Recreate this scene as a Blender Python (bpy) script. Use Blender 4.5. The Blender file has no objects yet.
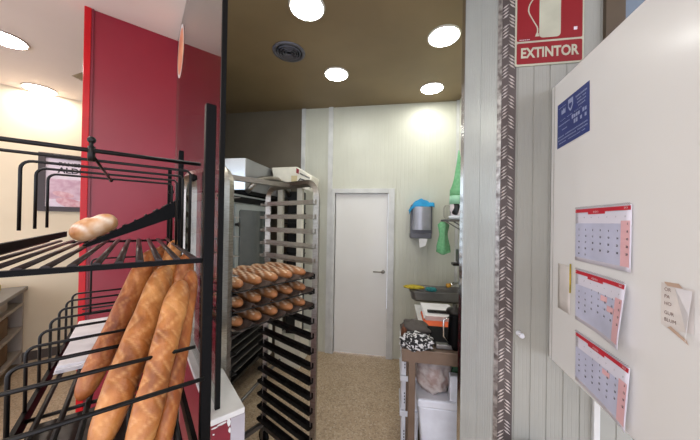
import bpy, math, random
from mathutils import Matrix, Vector
random.seed(7)
R = math.radians
sc = bpy.context.scene
C = sc.collection
V = Vector
# ------------------------------------------------------------------ camera
F = 265.0; EYE = 1.62
cam = bpy.data.cameras.new('camera'); cam.sensor_width = 36; cam.lens = F/700*36
cam.clip_start = 0.02
co = bpy.data.objects.new('camera', cam); C.objects.link(co); sc.camera = co
PSI = 9.43
CM = Matrix.Rotation(R(PSI), 4, 'Z') @ Matrix.Rotation(R(90.32), 4, 'X') @ Matrix.Rotation(R(0.95), 4, 'Z')
CM.translation = V((0, 0, EYE))
co.matrix_world = CM
E0 = V((0, 0, EYE)); Z = V((0, 0, 1))
def ray(px, py): return CM.to_3x3() @ V(((px-350)/F, -(py-220)/F, -1))
def hit(px, py, P, N):                       # where a line of sight meets a real plane
    d = ray(px, py); return E0 + d*((P-E0).dot(N)/d.dot(N))
def at(px, py, z): return E0 + ray(px, py)*z
# shop frame (the shop lies at an angle to the bakery room)
SU = V((math.cos(R(48.1)), math.sin(R(48.1)), 0)); SV = V((-math.sin(R(48.1)), math.cos(R(48.1)), 0))
def S(u, v, d): return V((0, 0, EYE+d)) + SU*u + SV*v
def shopuv(p): return p.dot(SU), p.dot(SV)
# trolley frame
TA = V((math.sin(R(33.87)), math.cos(R(33.87)), 0)); TB = V((-TA.y, TA.x, 0))
# white cabinet frame
CD = V((math.sin(R(3.73)), math.cos(R(3.73)), 0)); CN = V((CD.y, -CD.x, 0)); CC = .648

# ------------------------------------------------------------------ materials
def lin(c):
    out = []
    for v in c:
        v /= 255.0
        out.append(v/12.92 if v <= .04045 else ((v+.055)/1.055)**2.4)
    return (*out, 1)
def mat(name, col, rough=.5, metal=0, col2=None, nscale=8, bump=0, bscale=60, detail=3, stretch=None, spec=None, coat=0, sub=0):
    m = bpy.data.materials.new(name); m.use_nodes = True
    nt = m.node_tree; b = nt.nodes['Principled BSDF']
    b.inputs['Base Color'].default_value = lin(col); b.inputs['Roughness'].default_value = rough
    b.inputs['Metallic'].default_value = metal
    if spec is not None: b.inputs['Specular IOR Level'].default_value = spec
    if coat: b.inputs['Coat Weight'].default_value = coat; b.inputs['Coat Roughness'].default_value = .15
    tc = nt.nodes.new('ShaderNodeTexCoord'); vec = tc.outputs['Object']
    if stretch:
        mp = nt.nodes.new('ShaderNodeMapping'); mp.inputs['Scale'].default_value = stretch
        nt.links.new(vec, mp.inputs['Vector']); vec = mp.outputs['Vector']
    c2 = col2 or tuple(int(v*.93) for v in col)
    n = nt.nodes.new('ShaderNodeTexNoise'); n.inputs['Scale'].default_value = nscale; n.inputs['Detail'].default_value = detail
    nt.links.new(vec, n.inputs['Vector'])
    r = nt.nodes.new('ShaderNodeValToRGB'); r.color_ramp.elements[0].color = lin(c2); r.color_ramp.elements[1].color = lin(col)
    r.color_ramp.elements[0].position = .35; r.color_ramp.elements[1].position = .65
    nt.links.new(n.outputs['Fac'], r.inputs['Fac']); nt.links.new(r.outputs['Color'], b.inputs['Base Color'])
    if bump:
        n2 = nt.nodes.new('ShaderNodeTexNoise'); n2.inputs['Scale'].default_value = bscale; nt.links.new(vec, n2.inputs['Vector'])
        bp = nt.nodes.new('ShaderNodeBump'); bp.inputs['Strength'].default_value = bump; bp.inputs['Distance'].default_value = .004
        nt.links.new(n2.outputs['Fac'], bp.inputs['Height']); nt.links.new(bp.outputs['Normal'], b.inputs['Normal'])
    return m
def emit(name, col, strength):
    m = bpy.data.materials.new(name); m.use_nodes = True; nt = m.node_tree
    nt.nodes.remove(nt.nodes['Principled BSDF']); e = nt.nodes.new('ShaderNodeEmission')
    e.inputs['Color'].default_value = lin(col); e.inputs['Strength'].default_value = strength
    nt.links.new(e.outputs[0], nt.nodes['Material Output'].inputs['Surface']); return m
def glass_mat(name, tint=(235, 240, 238), ior=1.5, rough=0.0, boost=0):
    m = bpy.data.materials.new(name); m.use_nodes = True; nt = m.node_tree
    nt.nodes.remove(nt.nodes['Principled BSDF'])
    t = nt.nodes.new('ShaderNodeBsdfTransparent'); t.inputs['Color'].default_value = lin(tint)
    g = nt.nodes.new('ShaderNodeBsdfGlossy'); g.inputs['Roughness'].default_value = rough
    ge = nt.nodes.new('ShaderNodeNewGeometry'); dp = nt.nodes.new('ShaderNodeVectorMath'); dp.operation = 'DOT_PRODUCT'
    nt.links.new(ge.outputs['Incoming'], dp.inputs[0]); nt.links.new(ge.outputs['Normal'], dp.inputs[1])
    def mth(op, a, b=None):
        q = nt.nodes.new('ShaderNodeMath'); q.operation = op
        for i, v in enumerate((a, b)):
            if v is None: continue
            if isinstance(v, (int, float)): q.inputs[i].default_value = v
            else: nt.links.new(v, q.inputs[i])
        return q.outputs[0]
    r0 = ((ior-1)/(ior+1))**2
    sch = mth('ADD', mth('MULTIPLY', mth('POWER', mth('SUBTRACT', 1, mth('ABSOLUTE', dp.outputs['Value'])), 5), 1-r0), r0)
    x = nt.nodes.new('ShaderNodeMixShader')
    nt.links.new(sch, x.inputs[0]); nt.links.new(t.outputs[0], x.inputs[1]); nt.links.new(g.outputs[0], x.inputs[2])
    nt.links.new(x.outputs[0], nt.nodes['Material Output'].inputs['Surface']); return m
def terrazzo():
    m = mat('terrazzo', (184, 164, 140), .4, col2=(170, 150, 126), nscale=5)
    nt = m.node_tree; b = nt.nodes['Principled BSDF']; ramp = [n for n in nt.nodes if n.type == 'VALTORGB'][0]
    tc = [n for n in nt.nodes if n.type == 'TEX_COORD'][0]
    v = nt.nodes.new('ShaderNodeTexVoronoi'); v.inputs['Scale'].default_value = 95; nt.links.new(tc.outputs['Object'], v.inputs['Vector'])
    sep = nt.nodes.new('ShaderNodeSeparateColor'); nt.links.new(v.outputs['Color'], sep.inputs[0])
    cr = nt.nodes.new('ShaderNodeValToRGB'); cr.color_ramp.interpolation = 'CONSTANT'
    e = cr.color_ramp.elements; e[0].color = lin((120, 98, 72)); e[0].position = 0; e[1].color = lin((176, 150, 116)); e[1].position = .18
    q = e.new(.62); q.color = lin((192, 170, 138)); q = e.new(.88); q.color = lin((212, 198, 172))
    nt.links.new(sep.outputs[0], cr.inputs['Fac'])
    mx = nt.nodes.new('ShaderNodeMix'); mx.data_type = 'RGBA'; mx.inputs['Factor'].default_value = .45
    nt.links.new(ramp.outputs['Color'], mx.inputs[6]); nt.links.new(cr.outputs['Color'], mx.inputs[7])
    nt.links.new(mx.outputs[2], b.inputs['Base Color']); return m
def crust(name, dark, mid, light, pale):
    m = mat(name, mid, .42, bump=.5, bscale=90, nscale=14)
    nt = m.node_tree; b = nt.nodes['Principled BSDF']; ramp = [n for n in nt.nodes if n.type == 'VALTORGB'][0]
    el = ramp.color_ramp.elements; el[0].color = lin(dark); el[0].position = .3; el[1].color = lin(light); el[1].position = .72
    q = el.new(.5); q.color = lin(mid)
    a = nt.nodes.new('ShaderNodeAttribute'); a.attribute_name = 'slash'
    mx = nt.nodes.new('ShaderNodeMix'); mx.data_type = 'RGBA'
    nt.links.new(a.outputs['Fac'], mx.inputs['Factor']); nt.links.new(ramp.outputs['Color'], mx.inputs[6]); mx.inputs[7].default_value = lin(pale)
    nt.links.new(mx.outputs[2], b.inputs['Base Color']); return m

M = {}
M['shop_wall'] = mat('cream_plaster', (226, 212, 184), .8, col2=(220, 205, 176), nscale=2)
M['shop_ceiling'] = mat('white_painted_ceiling', (234, 222, 216), .8, nscale=1.5, col2=(229, 217, 211))
M['room_ceiling'] = mat('tan_stained_ceiling', (142, 122, 90), .5, col2=(128, 109, 79), nscale=1.6)
M['panel'] = mat('pale_ribbed_panel', (204, 204, 190), .42, col2=(195, 195, 181), nscale=2)
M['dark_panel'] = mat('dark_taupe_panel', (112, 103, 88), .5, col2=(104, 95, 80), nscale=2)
M['front_panel'] = mat('grey_ribbed_panel', (156, 156, 148), .45, col2=(149, 149, 141), nscale=3)
M['jamb_panel'] = mat('satin_grey_panel', (188, 192, 188), .26, metal=.25, col2=(178, 182, 178), nscale=3)
M['trim'] = mat('white_trim', (214, 214, 212), .35)
M['door'] = mat('white_door_paint', (234, 232, 229), .4, nscale=2, col2=(230, 228, 224))
M['floor'] = terrazzo()
M['red'] = mat('deep_red_paint', (134, 24, 42), .35, col2=(128, 22, 39), nscale=2)
M['bright_red'] = mat('bright_red_gloss', (184, 14, 24), .3, spec=.3)
M['glass'] = glass_mat('clear_glass', ior=1.9)
M['black'] = mat('black_coated_metal', (6, 6, 7), .5, col2=(4, 4, 5), spec=.1)
M['black_wire'] = mat('black_plastic_coated_wire', (10, 9, 9), .4, col2=(7, 6, 6), spec=.3)
M['brown_wire'] = mat('dark_brown_coated_slat', (46, 30, 28), .4, col2=(36, 24, 22), spec=.3)
M['black_rubber'] = mat('black_rubber', (8, 8, 8), .6, spec=.15)
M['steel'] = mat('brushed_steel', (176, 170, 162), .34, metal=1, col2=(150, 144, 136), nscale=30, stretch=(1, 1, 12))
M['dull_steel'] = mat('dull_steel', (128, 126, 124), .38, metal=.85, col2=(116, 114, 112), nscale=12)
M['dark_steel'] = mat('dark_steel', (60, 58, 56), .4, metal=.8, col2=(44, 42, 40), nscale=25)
M['chrome'] = mat('chrome', (220, 220, 220), .12, metal=1)
M['aluminium'] = mat('worn_aluminium_trim', (200, 198, 196), .3, metal=.6, col2=(120, 114, 112), nscale=40, bump=.6, bscale=50)
M['checker'] = mat('checker_plate', (92, 84, 82), .42, metal=.3, col2=(86, 78, 76), nscale=3)
M['checker_bar'] = mat('polished_plate_bars', (222, 214, 210), .35, metal=.5)
M['white_enamel'] = mat('white_enamel', (234, 234, 231), .3, nscale=2, col2=(230, 230, 226), coat=.15)
M['seam'] = mat('grey_seal', (170, 166, 160), .5)
M['paper'] = mat('white_paper', (236, 234, 236), .7)
M['cal_paper'] = mat('calendar_paper', (228, 226, 238), .55, col2=(224, 222, 234))
M['cal_cell'] = mat('calendar_lavender', (204, 207, 230), .55)
M['cal_pink'] = mat('calendar_pink', (240, 190, 194), .55)
M['cal_red'] = mat('calendar_red', (206, 20, 48), .4)
M['ink'] = mat('black_ink', (30, 30, 44), .6)
M['ink_white'] = mat('white_print', (240, 240, 240), .6)
M['wire_white'] = mat('grey_binding_wire', (176, 174, 180), .4, metal=.2)
M['blue'] = mat('royal_blue_print', (34, 54, 126), .4)
M['pale_print'] = mat('pale_blue_print', (170, 180, 214), .5)
M['sign_red'] = mat('sign_red', (136, 6, 22), .5, col2=(130, 5, 20))
M['sign_cream'] = mat('photoluminescent_cream', (188, 187, 166), .5)
M['tan_trim'] = mat('brown_painted_post', (88, 74, 58), .5)
M['blue_panel'] = mat('blue_grey_panel', (118, 130, 142), .5)
M['oven'] = mat('grey_enamel_oven', (146, 152, 150), .35, metal=.2, col2=(136, 142, 140))
M['oven_glass'] = mat('dark_oven_glass', (62, 68, 68), .08, spec=.6)
M['hood'] = mat('satin_hood_steel', (150, 152, 154), .3, metal=.65, col2=(142, 144, 146), nscale=3)
M['hood_front'] = mat('bright_hood_front', (236, 242, 252), .16, metal=.9, col2=(228, 234, 246))  # paler than the shell: light reflected by the front is put into its colour
M['cream_machine'] = mat('cream_white_enamel', (226, 222, 206), .35)
M['cream_yellow'] = mat('aged_cream_plastic', (206, 190, 146), .45)
M['dark_inside'] = mat('dark_machine_inside', (34, 33, 32), .6)
M['tray'] = mat('dark_coated_tray', (128, 112, 102), .4, metal=.4, col2=(84, 72, 66), nscale=30)
M['crust'] = crust('golden_baguette_crust', (116, 60, 22), (172, 106, 50), (200, 138, 76), (224, 172, 112))
M['crust2'] = crust('deep_baguette_crust', (110, 52, 18), (154, 84, 36), (182, 112, 54), (208, 150, 90))
M['crust_roll'] = crust('browned_roll_crust', (104, 56, 28), (160, 100, 56), (200, 144, 96), (248, 230, 202))
M['crust_pale'] = crust('floury_loaf_crust', (170, 104, 54), (206, 154, 104), (234, 210, 180), (244, 234, 220))
M['frame_dark'] = mat('dark_brown_picture_frame', (46, 30, 28), .4)
M['poster'] = mat('pale_pink_poster', (226, 212, 222), .5)
M['poster_photo'] = mat('poster_photo_ground', (206, 178, 190), .5, col2=(188, 150, 166), nscale=18)
M['poster_bread'] = mat('poster_bread_pink', (196, 138, 146), .5, col2=(216, 182, 186), nscale=22)
M['baseboard'] = mat('dark_grey_skirting', (84, 76, 72), .5)
M['counter'] = mat('pale_counter_laminate', (190, 182, 170), .5)
M['counter_top'] = mat('grey_counter_top', (120, 118, 116), .35)
M['kraft'] = mat('brown_cardboard', (134, 106, 76), .7, col2=(118, 92, 64))
M['yellow'] = mat('mustard_yellow_cloth', (196, 168, 40), .7, col2=(150, 138, 30), nscale=40, bump=1, bscale=80)
M['teal'] = mat('teal_scourer', (34, 128, 128), .8, col2=(20, 90, 92), nscale=60, bump=1, bscale=90)
M['cloth_blue'] = mat('bright_blue_cloth', (20, 150, 200), .7, col2=(14, 128, 184), nscale=14, bump=.5, bscale=30)
M['disp_grey'] = mat('grey_dispenser_plastic', (96, 96, 106), .35)
M['disp_face'] = mat('silver_dispenser_cover', (176, 176, 186), .3, metal=.3)
M['green_net'] = mat('light_green_net', (132, 216, 156), .6, col2=(108, 198, 134), nscale=50)
M['mint'] = mat('mint_green_plastic', (160, 216, 182), .4)
M['orange'] = mat('orange_folder', (226, 98, 48), .5)
M['table'] = mat('taupe_painted_steel_table', (112, 94, 80), .4, metal=.3, col2=(104, 86, 72))
M['speckle'] = mat('salt_and_pepper_cloth', (206, 206, 206), .8, col2=(22, 22, 24), nscale=55, detail=4)
r_ = [n for n in M['speckle'].node_tree.nodes if n.type == 'VALTORGB'][0].color_ramp.elements; r_[0].position = .5; r_[1].position = .56
M['grey_cloth'] = mat('dark_grey_cloth', (78, 72, 68), .8, bump=.4)
M['brown_cloth'] = mat('rust_brown_cloth', (112, 66, 42), .8)
M['white_plastic'] = mat('white_plastic', (226, 230, 238), .35)
M['bag'] = mat('grey_white_rags', (196, 188, 184), .6, col2=(150, 128, 122), nscale=18, bump=1, bscale=24)
M['green_dark'] = mat('dark_green_bag', (34, 96, 56), .5, col2=(24, 72, 42), nscale=20, bump=.8, bscale=20)
M['dispenser_tank'] = mat('dark_grey_plastic', (72, 72, 72), .35)
M['brass'] = mat('brass_yellow_plastic', (206, 150, 40), .3)
M['cow'] = mat('white_with_black_patches', (238, 226, 232), .35, col2=(18, 16, 20), nscale=13, detail=0)
r_ = [n for n in M['cow'].node_tree.nodes if n.type == 'VALTORGB'][0].color_ramp.elements; r_[0].position = .44; r_[1].position = .46
M['decal'] = mat('orange_cream_decal', (236, 176, 130), .5, col2=(214, 120, 84), nscale=7)
M['note'] = mat('cream_note_paper', (232, 226, 220), .7)
M['brown_ink'] = mat('brown_ink', (128, 96, 84), .7)
M['tape'] = mat('tan_tape', (206, 178, 156), .4)
M['ledge'] = mat('white_ledge_top', (222, 222, 220), .35)
M['ledge_grey'] = mat('pale_grey_ledge_end', (176, 172, 178), .5)
M['ledge_red'] = mat('dark_red_ledge_paint', (120, 18, 40), .4)
M['lamp'] = emit('cool_led_panel', (250, 250, 244), 35)
M['lamp_shop'] = emit('warm_led_panel', (255, 244, 236), 42)
M['lamp_rim'] = mat('lamp_rim_white', (220, 216, 208), .4)
M['lamp_ring'] = mat('chrome_lamp_ring', (200, 190, 184), .2, metal=.8)

for nm, a_l in (('green_net', .62),):
    M[nm].node_tree.nodes['Principled BSDF'].inputs['Alpha'].default_value = a_l
# ------------------------------------------------------------------ mesh helpers
class MB:
    def __init__(s): s.v = []; s.f = []; s.a = None
    def add(s, vs, fs):
        n = len(s.v); s.v += [tuple(p) for p in vs]; s.f += [tuple(i+n for i in f) for f in fs]; return s
    def hexa(s, b, t): # 4 bottom pts ccw, 4 top
        return s.add(list(b)+list(t), [(3, 2, 1, 0), (4, 5, 6, 7), (0, 1, 5, 4), (1, 2, 6, 5), (2, 3, 7, 6), (3, 0, 4, 7)])
    def obox(s, o, x, y, z): # corner and three edge vectors
        o, x, y, z = V(o), V(x), V(y), V(z)
        if x.cross(y).dot(z) < 0: x, y = y, x
        return s.hexa([o, o+x, o+x+y, o+y], [o+z, o+x+z, o+x+y+z, o+y+z])
    def box(s, x0, x1, y0, y1, z0, z1):
        return s.obox((x0, y0, z0), (x1-x0, 0, 0), (0, y1-y0, 0), (0, 0, z1-z0))
    def poly(s, pts, n0, n1): # prism: 3D polygon moved by vector n0..n1
        a = [V(p)+V(n0) for p in pts]; b = [V(p)+V(n1) for p in pts]; n = len(a)
        return s.add(a+b, [tuple(range(n))[::-1], tuple(range(n, 2*n))]+[(i, (i+1) % n, n+(i+1) % n, n+i) for i in range(n)])
    def tube(s, pts, r, n=8, closed=False, r2=None, flat=None):
        pts = [V(p) for p in pts]; m = len(pts); rings = []
        up = None
        for i, p in enumerate(pts):
            a = pts[(i-1) % m] if (closed or i) else p; b = pts[(i+1) % m] if (closed or i < m-1) else p
            t = (b-a).normalized()
            if up is None:
                up = t.cross(V((0, 0, 1)));
                if up.length < .1: up = t.cross(V((0, 1, 0)))
            up = (up-t*up.dot(t)).normalized(); w = t.cross(up)
            rr = r if r2 is None else r+(r2-r)*i/(m-1)
            if callable(r): rr = r(i/(m-1))
            ph = math.pi/n if n == 4 else 0
            k = math.sqrt(2) if n == 4 else 1
            rings.append([p+(up*math.cos(2*math.pi*j/n+ph)*(flat or 1)+w*math.sin(2*math.pi*j/n+ph))*rr*k for j in range(n)])
        vs = [q for g in rings for q in g]; fs = []
        for i in range(m if closed else m-1):
            for j in range(n):
                a = i*n+j; b = i*n+(j+1) % n; c = ((i+1) % m)*n+(j+1) % n; d = ((i+1) % m)*n+j
                fs.append((a, b, c, d))
        if not closed: fs += [tuple(range(n))[::-1], tuple((m-1)*n+j for j in range(n))]
        return s.add(vs, fs)
    def lathe(s, c, prof, n=24, ax=None): # prof: (r, h) list; axis z by default
        c = V(c); az = V(ax) if ax else V((0, 0, 1)); az.normalize()
        x = az.orthogonal().normalized() if ax else V((1, 0, 0)); y = az.cross(x)
        vs = [c+x*(r*math.cos(2*math.pi*j/n))+y*(r*math.sin(2*math.pi*j/n))+az*h for r, h in prof for j in range(n)]
        fs = [(i*n+j, i*n+(j+1) % n, (i+1)*n+(j+1) % n, (i+1)*n+j) for i in range(len(prof)-1) for j in range(n)]
        fs += [tuple(range(n))[::-1], tuple((len(prof)-1)*n+j for j in range(n))]
        return s.add(vs, fs)
    def ball(s, c, rx, ry=None, rz=None, n=16, m=10, fn=None):
        c = V(c); ry = ry or rx; rz = rz or rx; vs = []; fs = []
        for i in range(m+1):
            th = math.pi*(i/m*.998+.001)
            for j in range(n):
                a = 2*math.pi*j/n; d = V((math.sin(th)*math.cos(a), math.sin(th)*math.sin(a), math.cos(th)))
                k = fn(d) if fn else 1
                vs.append(c+V((d.x*rx, d.y*ry, d.z*rz))*k)
        for i in range(m):
            for j in range(n): fs.append((i*n+j, (i+1)*n+j, (i+1)*n+(j+1) % n, i*n+(j+1) % n))
        fs += [tuple(range(n)), tuple(m*n+j for j in range(n))[::-1]]
        return s.add(vs, fs)
    def build(s, name, m, parent=None, smooth=False, bevel=0, slash=None):
        me = bpy.data.meshes.new(name); me.from_pydata(s.v, [], s.f); me.update()
        me.materials.append(M[m] if isinstance(m, str) else m)
        if smooth:
            for p in me.polygons: p.use_smooth = len(p.vertices) < 7
        if slash:
            at_ = me.attributes.new('slash', 'FLOAT', 'POINT'); at_.data.foreach_set('value', slash)
        o = bpy.data.objects.new(name, me); C.objects.link(o)
        if bevel:
            b = o.modifiers.new('bevel', 'BEVEL'); b.width = bevel; b.segments = 2; b.limit_method = 'ANGLE'
        if parent:
            o.parent = parent
            if parent.type == 'EMPTY': o.matrix_parent_inverse = Matrix.Translation(-parent.location)
        return o
def tag(o, label, cat, group=None):
    o['label'] = label; o['category'] = cat
    if group: o['group'] = group
    return o
def thing(name, label, cat, loc, group=None):
    o = bpy.data.objects.new(name, None); C.objects.link(o); o.location = V(loc); o.empty_display_size = .1
    return tag(o, label, cat, group)
def st(o): o['kind'] = 'structure'; return o
_txt = {}
def text2d(s, size, align='CENTER', bold=0.0):
    k = (s, size, align, bold)
    if k not in _txt:
        cu = bpy.data.curves.new('t', 'FONT'); cu.body = s; cu.size = size; cu.align_x = align; cu.align_y = 'CENTER'; cu.resolution_u = 3; cu.offset = bold
        o = bpy.data.objects.new('t', cu); C.objects.link(o)
        bpy.context.view_layer.update()
        me = bpy.data.meshes.new_from_object(o.evaluated_get(bpy.context.evaluated_depsgraph_get()))
        _txt[k] = ([v.co.copy() for v in me.vertices], [tuple(p.vertices) for p in me.polygons])
        bpy.data.objects.remove(o); bpy.data.meshes.remove(me); bpy.data.curves.remove(cu)
    return _txt[k]
def put_text(mb, s, size, x, y, fn, align='CENTER', bold=0.0, sx=1):
    vs, fs = text2d(s, size, align, bold); mb.add([fn(x+p.x*sx, y+p.y) for p in vs], fs)
def rrect(x0, x1, y0, y1, r, n=4):
    out = []
    for cx, cy, a0 in ((x1-r, y1-r, 0), (x0+r, y1-r, 90), (x0+r, y0+r, 180), (x1-r, y0+r, 270)):
        for i in range(n+1): a = R(a0+90*i/n); out.append((cx+r*math.cos(a), cy+r*math.sin(a)))
    return out
def flat(mb, pts, fn): mb.add([fn(x, y) for x, y in pts], [tuple(range(len(pts)))])
def grid(mb, x0, x1, y0, y1, fn, nx=10, ny=2):
    vs = [fn(x0+(x1-x0)*i/nx, y0+(y1-y0)*j/ny) for j in range(ny+1) for i in range(nx+1)]
    mb.add(vs, [(j*(nx+1)+i, j*(nx+1)+i+1, (j+1)*(nx+1)+i+1, (j+1)*(nx+1)+i) for j in range(ny) for i in range(nx)])
def groove_wall(a, b, z0, z1, pitch, depth, width, out, fine=0, fdepth=.0008, thick=.06):
    """panel from a to b (2-D points), vertical grooves cut into the face whose outward side is `out`"""
    a, b, out = V((*a, 0)), V((*b, 0)), V((*out, 0)); L = (b-a).length; d = (b-a)/L
    pts = [(0, 0)]; x = pitch
    marks = []
    while x < L-width: marks.append((x, depth, width)); x += pitch
    if fine:
        x = fine
        while x < L-.01:
            if all(abs(x-m[0]) > fine*.6 for m in marks): marks.append((x, fdepth, fine*.22))
            x += fine
    for x, dp, w in sorted(marks): pts += [(x-w/2, 0), (x-w*.25, -dp), (x+w*.25, -dp), (x+w/2, 0)]
    pts += [(L, 0)]
    mb = MB(); n = len(pts)
    P = [a+d*x+out*y for x, y in pts]
    mb.add([V((p.x, p.y, z0)) for p in P]+[V((p.x, p.y, z1)) for p in P], [(i, i+1, n+i+1, n+i) for i in range(n-1)])
    q = [a-out*.006, b-out*.006, b-out*thick, a-out*thick]
    mb.hexa([V((p.x, p.y, z0)) for p in q], [V((p.x, p.y, z1)) for p in q])
    return mb

CEIL = EYE+1.41
# ================================================================== SETTING
st(MB().box(-6.5, 2.2, -3.5, 5.0, -.06, 0).build('floor', 'floor'))
g_u = .225
NU, NV, FV = .225, 1.005, 2.51
# bakery ceiling / shop ceiling meet along the glass partition
N_ = S(g_u, -.6, 0); F_ = S(g_u, FV, 0)
def flr(pts, z0, z1): mb = MB(); return mb.poly([V((p[0], p[1], 0)) for p in pts], (0, 0, z0), (0, 0, z1))
st(flr([(F_.x, F_.y), (N_.x, N_.y), (2.2, N_.y), (2.2, 3.4), (-3.2, 3.4), (-3.2, F_.y+.3)], CEIL, CEIL+.08).build('ceiling_bakery', 'room_ceiling'))
g2 = S(g_u, 5.2, 0)
st(flr([(N_.x, N_.y), (F_.x, F_.y), (-3.2, F_.y+.3), (g2.x, 5.0), (-6.5, 5.0), (-6.5, -3.5), (2.2, -3.5), (2.2, N_.y)], CEIL, CEIL+.08).build('ceiling_shop', 'shop_ceiling'))
YB = 3.2
st(groove_wall((-.752, YB), (.72, YB), 0, CEIL, .5, .003, .006, (0, -1), fine=.05).build('wall_back', 'panel'))
# opening for door is cut by building wall pieces: remove the single piece and use three
bpy.data.objects.remove(bpy.data.objects['wall_back'])
DX0, DX1, DH = -.719, -.071, EYE+.345
for a, b, z0, z1 in ((-1.13, DX0, 0, CEIL), (DX0, DX1, DH, CEIL), (DX1, .74, 0, CEIL)):
    st(groove_wall((a, YB), (b, YB), z0, z1, .46, .003, .006, (0, -1), fine=.045, fdepth=.0015).build('wall_back', 'panel'))
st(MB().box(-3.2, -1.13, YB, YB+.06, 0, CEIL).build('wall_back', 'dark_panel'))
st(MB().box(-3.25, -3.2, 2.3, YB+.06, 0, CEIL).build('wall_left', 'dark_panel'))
st(MB().box(-1.165, -1.115, YB-.018, YB, 0, CEIL).build('trim_1', 'trim'))
st(MB().box(-.815, -.757, YB-.022, YB, 0, CEIL).build('trim_2', 'trim'))
st(MB().box(.69, .735, YB-.02, YB, 0, CEIL).build('trim_3', 'trim'))
# door
d = MB()
d.box(DX0-.045, DX0, YB-.03, YB+.05, 0, DH+.055); d.box(DX1, DX1+.075, YB-.03, YB+.05, 0, DH+.055); d.box(DX0, DX1, YB-.03, YB+.05, DH, DH+.055)
st(d.build('trim_4', 'trim', bevel=.004))
dd = st(MB().box(DX0+.003, DX1-.003, YB+.02, YB+.055, .012, DH-.004).build('door_1', 'door', bevel=.003))
hx = hit(380, 272, V((0, YB, 0)), V((0, 1, 0)))
hm = MB(); hm.lathe((DX1-.05, YB+.02, hx.z), [(.022, 0), (.022, .01), (.012, .014), (.009, .05)], 14, (0, -1, 0))
hm.tube([(DX1-.05, YB-.028, hx.z), (DX1-.09, YB-.032, hx.z+.002), (DX1-.165, YB-.03, hx.z+.004)], .0085, 8)
hm.build('door_handle', 'steel', dd, True)
# right wall of the bakery room, block with diagonal jamb
YW = 1.42; J0 = V((.52, YW, 0)); J1 = V((.372, 1.553, 0))
st(groove_wall((.72, YB+.02), (.72, 1.64), 0, CEIL, .5, .003, .006, (-1, 0)).build('wall_right', 'panel'))
st(groove_wall((J1.x, J1.y), (J0.x, J0.y), 0, CEIL, .095, .003, .005, ((J1-J0).normalized().cross(Z)).to_2d()*(-1 if ((J1-J0).normalized().cross(Z)).dot(V((-1, -1, 0))) < 0 else 1), fine=.012, fdepth=.0009, thick=.04).build('wall_jamb', 'jamb_panel'))
st(flr([(J1.x+.02, J1.y+.01), (.6, 1.47), (.72, 1.47), (.72, 1.635), (.45, 1.635)], 0, CEIL).build('wall_jamb_core', 'panel'))
st(groove_wall((.52, YW), (.957, YW), 0, CEIL, .0715, .0035, .007, (0, -1), fine=.018, fdepth=.0005, thick=.04).build('wall_front', 'front_panel'))
st(MB().box(.957, 1.035, YW-.02, YW+.05, EYE+.2, CEIL).build('trim_5', 'tan_trim'))
st(groove_wall((.957, YW), (2.2, YW), 0, EYE+.2, .0715, .0035, .007, (0, -1), thick=.04).build('wall_front', 'front_panel'))
st(groove_wall((1.035, YW+.02), (2.2, YW+.02), EYE+.2, CEIL, .2, .004, .01, (0, -1)).build('wall_front', 'blue_panel'))
a_ = hit(591, 420, V((0, YW, 0)), V((0, 1, 0))).x; b_ = hit(597.5, 420, V((0, YW, 0)), V((0, 1, 0))).x
st(MB().box(a_, b_, YW-.018, YW, 0, EYE-.66).build('trim_6', 'trim', bevel=.003))
# chrome edge trim at far end of jamb
jd = (J0-J1).normalized(); jn = V((-jd.y, jd.x, 0)); jn = jn if jn.dot(V((-1, -1, 0))) > 0 else -jn
st(MB().obox(V((J1.x, J1.y, 0))-jd*.010, jd*.018, jn*.006, (0, 0, CEIL)).build('trim_7', 'chrome'))
# checker plate corner guard
pl = MB()
pl.obox((J0.x-.003, YW, 0), (.066, 0, 0), (0, -.004, 0), (0, 0, CEIL))
cg = st(pl.build('trim_corner_guard', 'checker'))
bars = MB(); z = .35; k = 0
while z < CEIL-.1:
    for col, x0 in ((0, -.006), (1, .024)):
        sgn = 1 if col == 0 else -1
        for q in range(4):
            c = V((J0.x+.018+x0, YW-.004, z+col*.05+q*.0165))
            dv = V((1, 0, sgn*.8)).normalized()*.0195; nv = V((-dv.z, 0, dv.x)).normalized()*.004; o = V((0, -.003, 0))
            bars.add([c-dv, c+nv, c+dv, c-nv, c+o-dv*.6, c+o+nv*.5, c+o+dv*.6, c+o-nv*.5], [(4, 5, 6, 7), (0, 1, 5, 4), (1, 2, 6, 5), (2, 3, 7, 6), (3, 0, 4, 7)])
    z += .1
MB().obox(V((J0.x, J0.y, 0))+jn*.0005, -jd*.02, jn*.004, (0, 0, CEIL)).build('guard_flange', 'aluminium', cg)
bo = bars.build('tread_bars', 'checker_bar', cg)
# shop: beige wall, red partition, side
BV = 4.57
st(MB().obox(S(-5, BV, -EYE), SU*6.2, SV*.08, (0, 0, CEIL)).build('wall_shop', 'shop_wall'))
st(MB().obox(S(-2.2, BV-.012, -EYE), SU*2.3, SV*.012, (0, 0, .1)).build('baseboard_shop', 'baseboard'))
rl = shopuv(hit(90, 100, S(0, 2.505, 0), SV))[0]
st(MB().obox(S(rl, 2.505, -EYE), SU*(g_u-rl+.0), SV*.06, (0, 0, CEIL)).build('wall_red', 'red'))
st(MB().obox(S(rl-.035, 2.49, -EYE), SU*.035, SV*.08, (0, 0, CEIL)).build('trim_8', 'bright_red', bevel=.003))
st(MB().obox(S(rl, 2.495, -EYE), SU*.012, SV*.01, (0, 0, CEIL)).build('trim_9', 'ledge_red'))
# back side of red wall and the seam behind the glass
st(MB().obox(S(g_u, 2.505, -EYE), SU*.012, SV*2.2, (0, 0, CEIL)).build('wall_partition', 'dark_panel'))
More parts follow.
